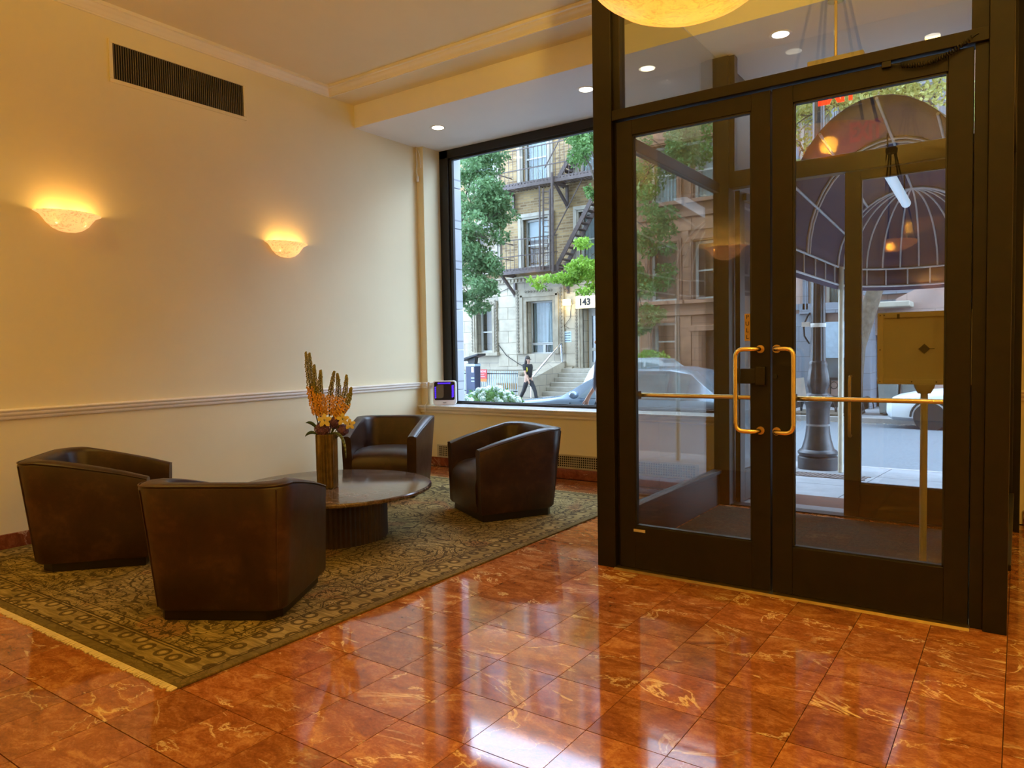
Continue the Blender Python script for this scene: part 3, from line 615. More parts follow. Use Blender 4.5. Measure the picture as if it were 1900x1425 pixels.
def hyd(px, py, r, dd, lab):
    c = fp(px, py, dd); t = thing('hydrangea', lab, 'flower', c, 0, 'purple hydrangea heads in the vase'); mb = MB(); rr = random.Random(px)
    for i in range(130):
        z = 1-2*(i+.5)/130; a = i*2.4; q = math.sqrt(1-z*z); n = Vector((q*cos(a), q*sin(a), z)); p = n*r*rr.uniform(.85, 1.05); u = n.orthogonal().normalized(); w = n.cross(u); e = .008
        for s in range(4):
            b = u*cos(pi/2*s)+w*sin(pi/2*s); b2 = u*cos(pi/2*s+pi/4)+w*sin(pi/2*s+pi/4); b3 = u*cos(pi/2*s-pi/4)+w*sin(pi/2*s-pi/4); mb.add([p, p+b3*e*.8+n*.002, p+b*e*1.4+n*.001, p+b2*e*.8+n*.002], [(0, 1, 2, 3)])
    ob('petals', mb, 'hydrangea_purple', t, kind='stuff'); ob('stem', MB().tube([(0, 0, -r*.5), top+Vector((0, 0, -.08))-c], .004, 6), 'stem_green', t)
    ob('core', MB().ball((0, 0, 0), r*.82), 'hydrangea_purple', t, smooth=60)
hyd(598, 797, .056, -.03, 'purple hydrangea head over the vase rim at left'); hyd(622, 785, .045, .01, 'dark purple hydrangea head in the middle of the bunch'); hyd(636, 798, .040, -.02, 'purple hydrangea head over the vase rim at right')
def orchid(px, py, dd, lab, sc=1.0):
    c = fp(px, py, dd); n = (CAM-c).normalized(); n = (n+Vector((0, 0, .25))).normalized(); u = n.cross(Vector((0, 0, 1))).normalized(); w = u.cross(n)
    t = thing('orchid', lab, 'flower', c, 0, 'yellow orchids in the vase')
    for k in range(5):
        a = 2*pi*k/5+.3; d = u*cos(a)+w*sin(a); s_ = n.cross(d); L = .046*sc; mb = MB()
        mb.add([d*.002, d*L*.4+s_*L*.3+n*.004, d*L*.8+s_*L*.28+n*.003, d*L*1.05-n*.002, d*L*.8-s_*L*.28+n*.003, d*L*.4-s_*L*.3+n*.004, d*L*.5+n*.009], [(0, 1, 6), (1, 2, 6), (2, 3, 6), (3, 4, 6), (4, 5, 6), (5, 0, 6)]); ob('petal', mb, 'orchid_yellow', t, smooth=80)
    ob('lip', MB().ball(n*.008, .007), 'leaf_yellow', t, smooth=60); ob('stem', MB().tube([-n*.004, top+Vector((0, 0, -.08))-c], .003, 5), 'stem_green', t)
orchid(602, 780, -.085, 'yellow orchid bloom facing front on the left of the bunch', 1.1); orchid(636, 778, -.06, 'yellow orchid bloom at the upper right of the bunch'); orchid(649, 787, -.05, 'pale yellow orchid bloom at the far right edge of the bunch', .9)
def bleaf(pts, w, mat, lab):
    P = [fp(*p) for p in pts]; o = P[0]; t = thing('leaf_spray', lab, 'leaf', o, 0); n = (CAM-o).normalized(); mb = MB(); N = 10; rows = []
    def cv(s): return (1-s)**2*P[0]+2*s*(1-s)*P[1]+s*s*P[2]-o
    for i in range(N+1):
        s = i/N; c = cv(s); d = (cv(min(1, s+.02))-cv(max(0, s-.02))).normalized(); q = d.cross(n).normalized(); ww = w*sin(pi*min(.98, .08+s*.92))**.8; rows.append([c-q*ww, c+n*.003, c+q*ww])
    for i in range(N): 
        a, b = rows[i], rows[i+1]; mb.add(a+b, [(0, 1, 4, 3), (1, 2, 5, 4)])
    f = ob('blade', mb, mat, t, smooth=60); sm = f.modifiers.new('thick', 'SOLIDIFY'); sm.thickness = .001
    ob('stalk', MB().tube([(0, 0, 0), top+Vector((0, 0, -.06))-o], .0025, 5), 'stem_green', t)
bleaf([(590, 797, -.06), (578, 780, -.06), (567, 785, -.06)], .012, 'leaf_deep', 'dark green leaf at the left of the bouquet, upper of two'); bleaf([(588, 806, -.06), (576, 797, -.06), (566, 810, -.06)], .012, 'leaf_deep', 'dark green leaf at the left of the bouquet, lower of two'); bleaf([(616, 803, -.06), (641, 800, -.07), (642, 850, -.06)], .011, 'leaf_pale', 'long pale green leaf hanging down the right of the vase')

# ------------------------------------------------------------------ things on the sill and in the corner
fc = onY(826, 744, 6.60)
pf = thing('air_purifier', 'white air purifier with black louvred face and blue lights on the window sill', 'appliance', (fc.x, fc.y, .716), R(33))
def rrect(w, h, r, z0, n=5):
    return [(sx*(w-r)+r*cos(a), z0+h/2+sz*(h/2-r)+r*sin(a)) for sx, sz, a0 in ((1, 1, 0), (-1, 1, pi/2), (-1, -1, pi), (1, -1, 1.5*pi)) for a in [a0+pi/2*k/n for k in range(n+1)]]
ob('housing', MB().prism(rrect(.135, .285, .03, .002), 'y', -.05, .05), 'white_plastic', pf, smooth=40, bevel=.004); ob('face', MB().prism(rrect(.120, .215, .02, .060), 'y', -.054, -.049), 'black_plastic', pf)
for k in range(13):
    c_ = .105+.0185*k; x0 = max(-.096, .085-c_); x1 = min(-.010, .240-c_)
    if x1-x0 > .01: ob('louvre', MB().beam((x0, -.0555, x0+c_), (x1, -.0555, x1+c_), .004, .004), 'cream_metal', pf)
for k in range(8): ob('led_strip', MB().beam((.088, -.0555, .095+.018*k), (.110, -.0555, .108+.018*k), .003, .010), 'led_blue', pf)
for k in range(9): ob('led_strip', MB().beam((-.075+.017*k, -.0555, .252), (-.066+.017*k, -.0555, .266), .003, .009), 'led_blue', pf)
for k in range(6): ob('led_strip', MB().beam((-.112, -.0555, .085+.024*k), (-.100, -.0555, .096+.024*k), .003, .010), 'led_blue', pf)
ob('display', B(-.02, .02, -.0515, -.049, .026, .032), 'gasket_black', pf)
pcable = [onY(797, 738, 6.62), onY(793, 745, 6.52), onY(789, 752, 6.425), onY(788, 775, 6.425), onY(788, 835, 6.44)]
ob('power_cord', MB().tube([(p-Vector((fc.x, fc.y, 0))) for p in pcable], .004, 6), 'white_cable', None, smooth=60, loc=(fc.x, fc.y, 0), cat='cord', label='thin white power cord running over the sill edge and down the wall')
cc = onY(770, 280, 6.48)
cb = thing('loose_cable', 'loose beige cable end hanging in the corner above the pilaster', 'cable', (.025, 6.475, 3.70))
ob('lead', MB().tube([(0, 0, .05), (.0, 0, -.05), (.012, -.004, -.15), (.004, -.006, -.24), (.018, -.006, -.30)], .008, 6), 'white_cable', cb, smooth=60); ob('loop', MB().tube([(0.01, 0, .04), (.05, -.003, -.04), (.07, -.004, -.16), (.066, -.004, -.20)], .0045, 6), 'white_cable', cb, smooth=60); ob('plug', B(-.012, .012, -.018, .006, -.36, -.29), 'white_cable', cb, bevel=.004, loc=(.018, 0, 0))
#@@EXTERIOR
# ------------------------------------------------------------------ outdoors: own facade and the ground
FY = 25.5; GZ = -.58
ow = struct('wall_facade')
ob('upper_facade', B(-14, 24, 6.92, 7.1, ZS+.2, FAC_H), 'limestone', ow); ob('lower_facade', B(-14, .0, 6.88, 7.04, -.2, ZS+.2), 'limestone', ow); ob('lower_facade', B(5.88, 24, 6.92, 7.1, -.2, ZS+.2), 'limestone', ow)  # upper facade is out of view and blocks sky light from the street
ob('plinth_wall', B(.2, 3.72, 6.87, 6.92, -.2, .70), 'limestone', ow)
for k in range(9): ob('stone_block', B(-.3, .215, 6.88, 7.06, -.1+.49*k+.004, -.1+.49*(k+1)-.004), 'pier_stone', ow, bevel=.006)
gs = struct('sidewalk_near')
def slab(x0, x1, y0, y1):
    z = lambda y: -.004-(y-6.2)*.066 if y > 6.95 else -.004
    return MB().add([(x0,y0,z(y0)),(x1,y0,z(y0)),(x1,y1,z(y1)),(x0,y1,z(y1)),(x0,y0,z(y0)-.15),(x1,y0,z(y0)-.15),(x1,y1,z(y1)-.15),(x0,y1,z(y1)-.15)], [(0,1,2,3),(1,0,4,5),(2,1,5,6),(3,2,6,7),(0,3,7,4)])
ob('entry_slab', MB().add([(3.87,6.22,-.004),(5.7,6.22,-.004),(5.7,7.0,-.03),(3.87,7.0,-.03),(3.87,6.22,-.2),(5.7,6.22,-.2),(5.7,7.0,-.2),(3.87,7.0,-.2)], [(0,1,2,3),(1,0,4,5),(2,1,5,6),(3,2,6,7),(0,3,7,4)]), 'sidewalk', gs)
for i in range(-4, 8):
    for j in range(3): ob('paving_slab', slab(i*1.5+.006, i*1.5+1.494, 7.0+1.22*j+.006, 7.0+1.22*(j+1)-.006), 'sidewalk', gs)
ob('edge_paving', slab(-14, -6, 7.0, 10.66), 'sidewalk', gs); ob('edge_paving', slab(12, 24, 7.0, 10.66), 'sidewalk', gs)
ob('curb', MB().prism([(10.65, -.50), (10.65, -.296), (10.80, -.304), (10.81, -.50)], 'x', -14, 24), 'curb_stone', gs)
gr = MB()
for k in range(18): gr.box(3.62+.046*k, 3.65+.046*k, -.2, .2, 0, .008)
gr.box(3.6, 4.46, -.225, -.2, 0, .008); gr.box(3.6, 4.46, .2, .225, 0, .008)
gt = ob('street_grate', gr, 'iron_brown', loc=(0, 9.1, -.004-2.9*.066), rot=(-math.atan(.066), 0, 0), cat='grate', label='iron drain grate in the near pavement outside the doors'); 
st = struct('road'); ob('asphalt', MB().prism([(10.80, -.43), (15.8, -.47), (20.9, -.70), (20.9, -1.0), (10.8, -1.0)], 'x', -34, 34), 'asphalt', st)
lm = MB(); lr = random.Random(3)
for k in range(420):
    y = 20.85-abs(lr.gauss(0, .42)); x = lr.uniform(-6, 8); z = -.47-(y-15.8)*.0451+.004; a = lr.uniform(0, 6.3); s = lr.uniform(.02, .06); lm.add([(x+s*cos(a), y+s*sin(a), z), (x-s*.5*sin(a), y+s*.5*cos(a), z+.012), (x-s*cos(a), y-s*sin(a), z+.004), (x+s*.5*sin(a), y-s*.5*cos(a), z+.01)], [(0, 1, 2, 3)])
ob('leaf_litter', lm, 'litter', kind='stuff', label='fallen leaves in the far gutter', cat='leaves')
fs = struct('sidewalk_far'); ob('curb', B(-34, 34, 20.9, 21.06, -1, GZ+.01), 'curb_stone', fs); ob('paving', B(-34, 34, 21.06, FY+.5, -1, GZ), 'sidewalk', fs)

# ------------------------------------------------------------------ buildings across the street
def win(par, x0, x1, z0, z1, y, frame='window_white', curtain=True, meet=.5, shade=0, wf=.09):
    f = ob('window_frame', MB().box(x0, x0+wf, y, y+.08, z0, z1).box(x1-wf, x1, y, y+.08, z0, z1).box(x0+wf, x1-wf, y, y+.08, z0, z0+wf).box(x0+wf, x1-wf, y, y+.08, z1-wf, z1).box(x0+wf, x1-wf, y+.01, y+.07, z0+(z1-z0)*meet-.03, z0+(z1-z0)*meet+.03), frame, par)
    ob('pane', B(x0+wf, x1-wf, y+.04, y+.045, z0+wf, z1-wf), 'window_glass', f)
    if curtain:
        cm = MB(); n = 14; w = (x1-x0-2*wf)/n; pts = [(x0+wf+w*k, y+.16+(.035 if k % 2 else 0)) for k in range(n+1)]
        for k in range(n): (a, b), (c, d) = pts[k], pts[k+1]; cm.add([(a, b, z0), (c, d, z0), (c, d, z1), (a, b, z1)], [(0, 1, 2, 3)])
        ob('curtain', cm, 'curtain_white', f)
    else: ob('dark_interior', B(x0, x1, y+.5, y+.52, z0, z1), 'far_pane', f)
    if shade: ob('roller_shade', B(x0+wf, x1-wf, y+.08, y+.09, z1-(z1-z0)*shade, z1-wf), 'curtain_white', f)
def surround(par, x0, x1, z0, z1, w, y, mat='carved_stone', sill=True, carved=False):
    m_ = MB().box(x0-w, x0, y-.10, y+.05, z0, z1+w).box(x1, x1+w, y-.10, y+.05, z0, z1+w).box(x0, x1, y-.10, y+.05, z1, z1+w).box(x0-w*.55, x0-w*.3, y-.14, y-.1, z0, z1+w*.5).box(x1+w*.3, x1+w*.55, y-.14, y-.1, z0, z1+w*.5).box(x0-w*.5, x1+w*.5, y-.14, y-.1, z1+w*.35, z1+w*.6)
    s_ = ob('window_surround', m_, mat, par)
    if carved:
        c = MB(); k = z0+.05
        while k < z1+w: 
            for xx in (x0-w*.78, x1+w*.78): c.prism([(xx, k), (xx+.06, k+.06), (xx, k+.12), (xx-.06, k+.06)], 'y', y-.13, y-.09)
            k += .14
        k = x0
        while k < x1: c.prism([(k, z1+w*.78-.05), (k+.06, z1+w*.78), (k, z1+w*.78+.05), (k-.06, z1+w*.78)], 'y', y-.13, y-.09); k += .14
        ob('carving', c, 'carving_shadow', s_, kind='stuff')  # darker diamonds put the relief's shadow into the stone colour
    if sill: ob('window_sill', B(x0-w-.08, x1+w+.08, y-.22, y+.05, z0-.14, z0), mat, par, bevel=.01)

b1 = thing('apartment_building', 'tan brick apartment house with limestone base and fire escape across the street', 'building', (0, 0, 0))
BX0, BX1 = -22.0, -6.0
cols = [-18.6, -15.95, -13.27, -10.6, -7.93]
holes = []; 
for cx in cols: holes += [(cx-.62, cx+.62, 4.80, 6.80), (cx-.62, cx+.62, 8.25, 10.9), (cx-.62, cx+.62, 12.2, 14.2)]
ob('brick_wall', MB().wall(BX0, BX1, 4.45, 15.5, holes, FY, .28), 'tan_brick', b1)
for cx in cols:
    for i, (z0, z1) in enumerate(((4.80, 6.80), (8.25, 10.9), (12.2, 14.2))):
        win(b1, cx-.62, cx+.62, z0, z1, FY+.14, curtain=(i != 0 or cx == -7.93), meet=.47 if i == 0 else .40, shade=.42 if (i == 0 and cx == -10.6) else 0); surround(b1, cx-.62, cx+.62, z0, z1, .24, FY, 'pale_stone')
lw, rw, dr = (-13.72, -12.86, 1.30, 3.25), (-11.08, -9.78, 1.22, 3.40), (-8.42, -7.05, .62, 3.0)
hl = [lw, rw, dr, (-16.6, -15.4, 1.3, 3.3), (-19.4, -18.2, 1.3, 3.3)]
ob('limestone_base', MB().wall(BX0, BX1, GZ, 4.2, hl, FY-.06, .45), 'limestone', b1)
ob('carved_band', MB().box(BX0, BX1, FY-.16, FY+.1, 4.2, 4.45).box(BX0, BX1, FY-.22, FY+.1, 4.38, 4.45), 'carved_stone', b1); ob('water_table', B(BX0, -8.9, FY-.14, FY, .55, .68), 'limestone', b1)
dm = MB(); k = BX0
while k < BX1: dm.box(k, k+.09, FY-.20, FY-.15, 4.24, 4.36); k += .18
ob('dentil', dm, 'carved_stone', b1, kind='stuff')
for h, cur in ((lw, False), (hl[3], False), (hl[4], True)):
    win(b1, *h, FY+.2, curtain=cur, meet=.46); surround(b1, *h, .26, FY-.06, carved=True)
win(b1, -11.08, -9.78, 1.62, 3.40, FY+.22, meet=.0, wf=.06); win(b1, -11.08, -10.43, 1.22, 1.64, FY+.22, meet=0, wf=.06); win(b1, -10.43, -9.78, 1.22, 1.64, FY+.22, meet=0, wf=.06); surround(b1, *rw, .52, FY-.06, carved=True, sill=False)
surround(b1, *dr, .30, FY-.06, carved=True, sill=False)
df = ob('entry_door', MB().box(-8.36, -8.22, FY+.3, FY+.36, .62, 3.0).box(-7.2, -7.05, FY+.3, FY+.36, .62, 3.0).box(-8.22, -7.2, FY+.3, FY+.36, 2.7, 3.0).box(-7.93, -7.78, FY+.3, FY+.36, .62, 2.7).box(-8.22, -7.2, FY+.3, FY+.36, 1.3, 1.42).box(-8.22, -7.2, FY+.3, FY+.36, .62, .85), 'window_white', b1)
ob('pane', B(-8.22, -7.2, FY+.32, FY+.33, .85, 2.7), 'far_pane', df); ob('lobby_panel', B(-8.42, -7.05, FY+.44, FY+.45, .62, 3.0), 'lit_sign', df)
ob('house_sign', B(-8.62, -7.25, FY-.30, FY-.16, 2.98, 3.47), 'lit_sign', b1, bevel=.02, label='lit cream house number sign'); text('house_number', '143', .36, 'iron_black', b1, (-8.20, FY-.31, 3.22), extrude=.006, bold=.012)
ob('call_box', B(-8.66, -8.55, FY-.12, FY-.05, 1.75, 2.3), 'orange_wood', b1)
fl = onY(1050, 561, FY-.25); ob('wall_light', B(fl.x-.16, fl.x+.16, FY-.25, FY-.06, fl.z-.12, fl.z+.12), 'flood_light', b1, bevel=.02); point_light('wall_light_bulb', (fl.x, FY-.45, fl.z-.1), 25, (1, .8, .4), .1)
nt = onY(1053, 625, FY-.1); ob('notice_plate', B(nt.x-.17, nt.x+.17, FY-.09, FY-.06, nt.z-.22, nt.z+.22), 'notice_blue', b1)
for k in range(4): ob('notice_line', B(nt.x-.13, nt.x+.13, FY-.095, FY-.09, nt.z-.16+.1*k, nt.z-.135+.1*k), 'iron_black', b1)
ob('phone_wire', MB().tube([onY(925, 640, FY-.12), onY(940, 660, FY-.12), onY(962, 675, FY-.12), onY(972, 680, FY-.12)], .015, 5).tube([onY(1060, 555, FY-.12), onY(1058, 590, FY-.12), onY(1047, 605, FY-.12), (onY(1056, 609, FY-.12))], .012, 5).tube([onY(912, 541, FY-.12), onY(930, 541, FY-.12), onY(946, 534, FY-.12)], .012, 5), 'iron_black', b1)
def blocks(par, x0, x1, z0, z1, holes, bw, bh, y0, y1, mat, off=.5):
    r = 0; z = z0
    while z < z1-.05:
        zt = min(z1, z+bh); segs = [(x0, x1)]
        for a, b_, c, d in holes:
            if c < zt and d > z: segs = [s for (p, q) in segs for s in ((p, min(q, a)), (max(p, b_), q)) if s[1]-s[0] > .12]
        for p, q in segs:
            k = x0+(r % 2)*bw*off-bw
            while k < q:
                a, b_ = max(p, k), min(q, k+bw)
                if b_-a > .10: ob('stone_block', B(a+.008, b_-.008, y0, y1, z+.008, zt-.008), mat, par)
                k += bw
        z += bh; r += 1
def grow(h, w): return (h[0]-w, h[1]+w, h[2]-.16, h[3]+w)
plain('limestone_block', (.42, .365, .27), .85, 0, .22, 1.6, .2); plain('brownstone_block', (.28, .145, .082), .85, 0, .3, 2.2, .4)
blocks(b1, -14.9, -6.05, .70, 4.2, [grow(lw, .27), grow(rw, .53), grow(dr, .32), (-8.7, -7.2, 2.9, 3.5)], .95, .50, FY-.085, FY-.055, 'limestone_block'); blocks(b1, -14.9, -9.9, GZ+.02, .54, [], 1.1, .37, FY-.085, FY-.055, 'limestone_block')
# stoop
sp = thing('stone_stoop', 'stone front steps with side walls leading up to the house numbered 143', 'steps', (0, 0, 0))
for k in range(7): ob('step', B(-9.25, -6.7, 23.35+.30*k, FY-.06, GZ+.170*k, GZ+.170*(k+1)), 'pale_stone', sp, bevel=.015)
ob('side_wall', MB().prism([(23.0, GZ), (FY-.06, GZ), (FY-.06, .92), (24.3, .62), (23.0, .28)], 'x', -9.85, -9.27), 'limestone', sp); ob('side_wall', B(-6.7, -6.15, 23.0, FY-.06, GZ, .62), 'limestone', sp); ob('end_pier', B(-9.95, -9.2, 22.98, 23.2, GZ, .36), 'limestone', sp, bevel=.02)
h0, h1 = Vector((-9.32, 23.0, .30)), Vector((-9.32, 25.2, 1.62))
ob('handrail', MB().tube([h0+Vector((0, 0, -.75)), h0, h1, h1+Vector((0, .1, -.95))], .04, 8), 'chrome', sp, smooth=60)
# low areaway wall and iron fence
lwall = ob('areaway_wall', MB().box(-10.1, -9.98, 23.35, 23.75, GZ, .42).box(-10.14, -9.97, 23.3, 23.8, .42, .52), 'limestone', cat='wall', label='low limestone wall between the iron fence and the stone steps')
fe = thing('iron_fence', 'pale iron picket fence on a stone kerb across the street', 'fence', (-13.75, 23.4, GZ))
ob('kerb', B(-4.0, 3.6, -.1, .15, 0, .22), 'limestone', fe); ob('rail', MB().box(-4, 3.6, -.02, .02, 1.02, 1.06).box(-4, 3.6, -.02, .02, .32, .36), 'iron_black', fe)
pk = MB(); k = -3.95
while k < 3.6: pk.box(k, k+.028, -.014, .014, .2, 1.14); k += .105
ob('picket', pk, 'notice_blue', fe, kind='stuff')
sg = thing('red_sign', 'small red and orange poster board hung on the iron fence', 'sign', onY(896, 696, 23.25))
ob('board', MB().box(-.20, .20, -.02, .02, -.16, .23), 'sign_red', sg); ob('lower_band', B(-.20, .20, -.025, -.02, -.26, -.14), 'sign_orange', sg); text('lettering', 'ABOVE', .115, 'sign_white', sg, (.0, -.023, .14), extrude=.002)
for z, w in ((.03, .10), (-.06, .12)): ob('script_line', MB().tube([(-.12+.02*i, -.024, z+.022*sin(i*2.1)) for i in range(int(w*110))], .007, 4), 'sign_white', sg)
ob('orange_board', B(-.5, .5, -.03, .03, 0, .24), 'orange_wood', cat='board', label='orange wooden boards behind the iron fence', loc=onY(947, 722, 23.75)-Vector((.15, 0, 0)))
# fire escape
fe_ = thing('fire_escape', 'brown iron fire escape with two landings and stairs on the tan brick house', 'fire escape', (0, 0, 0))
def landing(x0, x1, z, rail=1.05):
    y0, y1 = FY-1.15, FY-.05; m_ = MB().box(x0, x1, y0, y0+.08, z-.16, z+.06).box(x0, x0+.08, y0, y1, z-.16, z+.04)
    k = x0
    while k < x1: m_.box(k, k+.05, y0, y1, z-.03, z); k += .15
    p = ob('landing', m_, 'iron_brown', fe_); r_ = MB()
    for zz in (.55, rail): r_.beam((x0, y0, z+zz), (x1, y0, z+zz), .035, .035).beam((x0, y0, z+zz), (x0, y1, z+zz), .035, .035)
    k = x0
    while k < x1: r_.box(k, k+.016, y0-.008, y0+.008, z, z+rail); k += .20
    ob('railing', r_, 'iron_brown', p, kind='stuff')
    k = x0+.1
    while k < x1: ob('bracket', MB().beam((k, y0+.05, z-.12), (k, y1, z-.95), .09, .10).box(k-.05, k+.05, y1-.10, y1, z-1.0, z-.1).box(k-.03, k+.03, y0, y1, z-.2, z-.12), 'iron_brown', p); k += 2.6
landing(-11.75, -5.9, 8.02, 1.35); landing(-11.75, -8.9, 4.62, 1.2)
def stairs(a, b, n, w):
    a, b = Vector(a), Vector(b); s_ = ob('stair', MB().beam(a, b, .06, .16).beam(a+Vector((0, w, 0)), b+Vector((0, w, 0)), .06, .16), 'iron_brown', fe_)
    for k in range(n): p = a.lerp(b, (k+.5)/n); ob('tread', B(p.x-.13, p.x+.13, p.y, p.y+w, p.z-.015, p.z+.02), 'iron_brown', s_)
    ob('stair_rail', MB().beam(a+Vector((-.45, 0, .75)), b+Vector((-.45, 0, .75)), .035, .035), 'iron_brown', s_)
sa, sb = onY(1032, 497, FY-.8), onY(1103, 360, FY-.8); stairs(sa, sb, 12, .6)
sa, sb = onY(1029, 344, FY-.7), onY(1064, 278, FY-.7); stairs(sa, sb, 8, .55)
ld = MB(); la, lb = onY(1008, 350, FY-1.2), onY(1008, 500, FY-1.2); la2, lb2 = onY(1020, 350, FY-1.2), onY(1021, 500, FY-1.2)
ld.beam(la, lb, .05, .05).beam(la2, lb2, .05, .05); ob('drop_ladder', ld, 'iron_brown', fe_)
lp = fe_.children[-1]
for k in range(14): t = (k+.5)/14; ob('rung', MB().beam(la.lerp(lb, t), la2.lerp(lb2, t), .03, .03), 'iron_brown', lp)
ob('hanger_pole', MB().beam(onY(1024, 320, FY-1.22), onY(1026, 505, FY-1.22), .08, .08).beam(onY(1001, 345, FY-1.22), onY(1002, 500, FY-1.22), .05, .05), 'iron_brown', fe_)

# brownstones to the right
def rowhouse(name, label, x0, x1, mat, trim, wins, top, seed):
    b = thing(name, label, 'building', (0, 0, 0)); ob('front_wall', MB().wall(x0, x1, GZ, top, wins, FY, .35), mat, b)
    for i, h in enumerate(wins): win(b, *h, FY+.2, curtain=(i+seed) % 3 != 0); surround(b, *h, .16, FY, trim)
    ob('cornice', MB().box(x0, x1, FY-.35, FY+.2, top-.5, top).box(x0, x1, FY-.5, FY+.2, top, top+.15), trim, b)
    ob('string_course', MB().box(x0, x1, FY-.1, FY+.1, 2.55, 2.75).box(x0, x1, FY-.1, FY+.1, 6.1, 6.3), trim, b); return b
w2 = [(x-.55, x+.55, z, z+2.1) for x in (-5.0, -3.3, -1.6) for z in (3.1, 6.7, 10.0)]+[(-5.45, -4.55, .9, 2.3)]
b2 = rowhouse('brownstone_house', 'red brownstone row house across the street next to the tan brick house', -6.0, -.5, 'brownstone', 'brownstone', w2, 13.0, 0)
blocks(b2, -6.0, -.5, GZ+.02, 6.05, [(h[0]-.17, h[1]+.17, h[2]-.16, h[3]+.17) for h in w2]+[(-3.95, -2.25, GZ, 2.2), (-6, -.5, 2.52, 2.78)], 1.05, .44, FY-.05, FY+.01, 'brownstone_block')
ob('door_hood', MB().box(-3.9, -2.3, FY-.45, FY, 1.95, 2.15).box(-3.8, -3.55, FY-.35, FY, GZ, 1.95).box(-2.65, -2.4, FY-.35, FY, GZ, 1.95), 'brownstone', b2, bevel=.02); ob('entry_door', B(-3.55, -2.65, FY-.04, FY+.05, GZ, 1.75), 'door_brown', b2)
def fx(px, py, y=FY): p = onY(px, py, y); return p.x, p.z
xa, za = fx(1500, 575); xb, zb_ = fx(1521, 500); xc, _ = fx(1531, 575); xd, _ = fx(1562, 575)
xe, ze = fx(1625, 560); xf, zf = fx(1700, 480)
w3 = [(xa, xb, za, za+2.4), (xc, xd, za, za+2.4), (xe-.1, xf-.25, ze+.35, ze+2.6)]+[(x-.5, x+.5, z, z+2.1) for x in (.3, 1.5, 3.3) for z in (7.0, 10.4)]
b3 = rowhouse('row_house', 'pale pink stone row house with blue-grey basement and iron railed area across the street', -.5, 4.6, 'pink_stone', 'grey_stone', w3, 13.0, 1)
x1_, z1_ = fx(1476, 590); x2_, z2_ = fx(1532, 740)
ob('basement_wall', B(-.48, x2_, FY-.12, FY, GZ, za-.12), 'grey_stone', b3); 
x0_, z0_ = fx(1533, 664); x3_, z3_ = fx(1590, 596); ob('blue_shade', B(x0_, x3_, FY-.2, FY-.12, z0_, z3_), 'blue_shade', b3); x4_, z4_ = fx(1533, 706); ob('area_window', B(x4_, x3_, FY-.06, FY-.02, z4_, z0_), 'far_pane', b3)
x5_, z5_ = fx(1598, 590); x6_, z6_ = fx(1631, 575); ob('entry_pier', MB().box(x5_, x6_, FY-1.5, FY, GZ, z6_), 'grey_stone', b3, bevel=.02)
x7_, z7_ = fx(1700, 573); ob('entry_cap', MB().box(x5_-.15, x7_, FY-1.6, FY, z6_, z6_+.17), 'pale_stone', b3, bevel=.03)
x8_, z8_ = fx(1642, 622); x9_, _ = fx(1760, 622); ob('entry_lintel', B(x6_, x9_+.3, FY-.7, FY-.1, z8_, z6_), 'pink_stone', b3); ob('entry_door', B(x6_+.08, x8_+.1, FY-.25, FY-.15, GZ, z8_), 'door_brown', b3); ob('basement_front', B(x8_+.1, x9_+.6, FY-.5, FY-.1, GZ, z8_), 'pink_stone', b3)
xg, zg = fx(1715, 560); ob('gable_block', MB().prism([(xg-.7, zg-1.0), (xg+.7, zg-1.0), (xg+.7, zg+.1), (xg, zg+.45), (xg-.7, zg+.1)], 'y', FY-.6, FY), 'pink_stone', b3)
xh, zh = fx(1535, 735); xi, zi = fx(1590, 700); rl = MB().box(xh-.2, xi, FY-1.05, FY-.95, zi-.05, zi+.03).box(xh-.2, xi, FY-1.05, FY-.95, GZ, GZ+.35)
k = xh-.2
while k < xi: rl.box(k, k+.03, FY-1.02, FY-.98, GZ, zi); rl.tube([(k+.12+.11*cos(a*pi/4), FY-1.0, zi-.22+.11*sin(a*pi/4)) for a in range(8)], .014, 4, True); k += .24
ob('area_railing', rl, 'iron_black', b3)
w4 = [(x-.55, x+.55, z, z+2.1) for x in (5.6, 7.4, 9.2, 11.4, 13.2, 15.4, 17.4) for z in (3.1, 6.7, 10.0)]+[(x-.5, x+.5, .5, 2.2) for x in (7.4, 9.2, 13.2, 17.4)]
rowhouse('terrace_house', 'reddish brownstone terrace farther right across the street', 4.6, 19.5, 'brownstone', 'brownstone', w4, 13.0, 2)
ob('tower_block', B(-2, 9, 34, 36, 0, 24), 'pink_stone', cat='building', label='tall pale building rising behind the row houses')

# ------------------------------------------------------------------ awning
aw = thing('awning', 'dark navy barrel awning with white pipe frame and rounded end outside the street doors', 'awning', (0, 0, 0))
AX, AA, AZ, AY0, AY1 = 4.82, .80, 2.30, 7.10, 9.62
def ab(y): return 1.20-.34*(y-AY0)/(AY1-AY0)
def hoop(y, k=0, n=20, s=1.0): return [Vector((AX-(AA*s)*cos(pi*i/n), y, AZ+ab(y)*s*sin(pi*i/n))) for i in range(n+1)]
ys = [AY0+(AY1-AY0)*i/8 for i in range(9)]
can = MB(); rows = [hoop(y) for y in ys]; can.loft(rows, closed=False, caps=False)
ND = 8; dome = []
for i in range(ND+1):
    ph = pi/2*i/ND; dome.append(ph)
def dome_pt(al, t, s=1.0): r_ = AA*s*cos(t); return Vector((AX-r_*cos(al), AY1+r_*sin(al), AZ+ab(AY1)*s*sin(t)))
NA = 20; drow = [[dome_pt(pi*a/NA, pi/2*t/10) for a in range(NA+1)] for t in range(11)]; can.loft(drow, closed=False, caps=False)
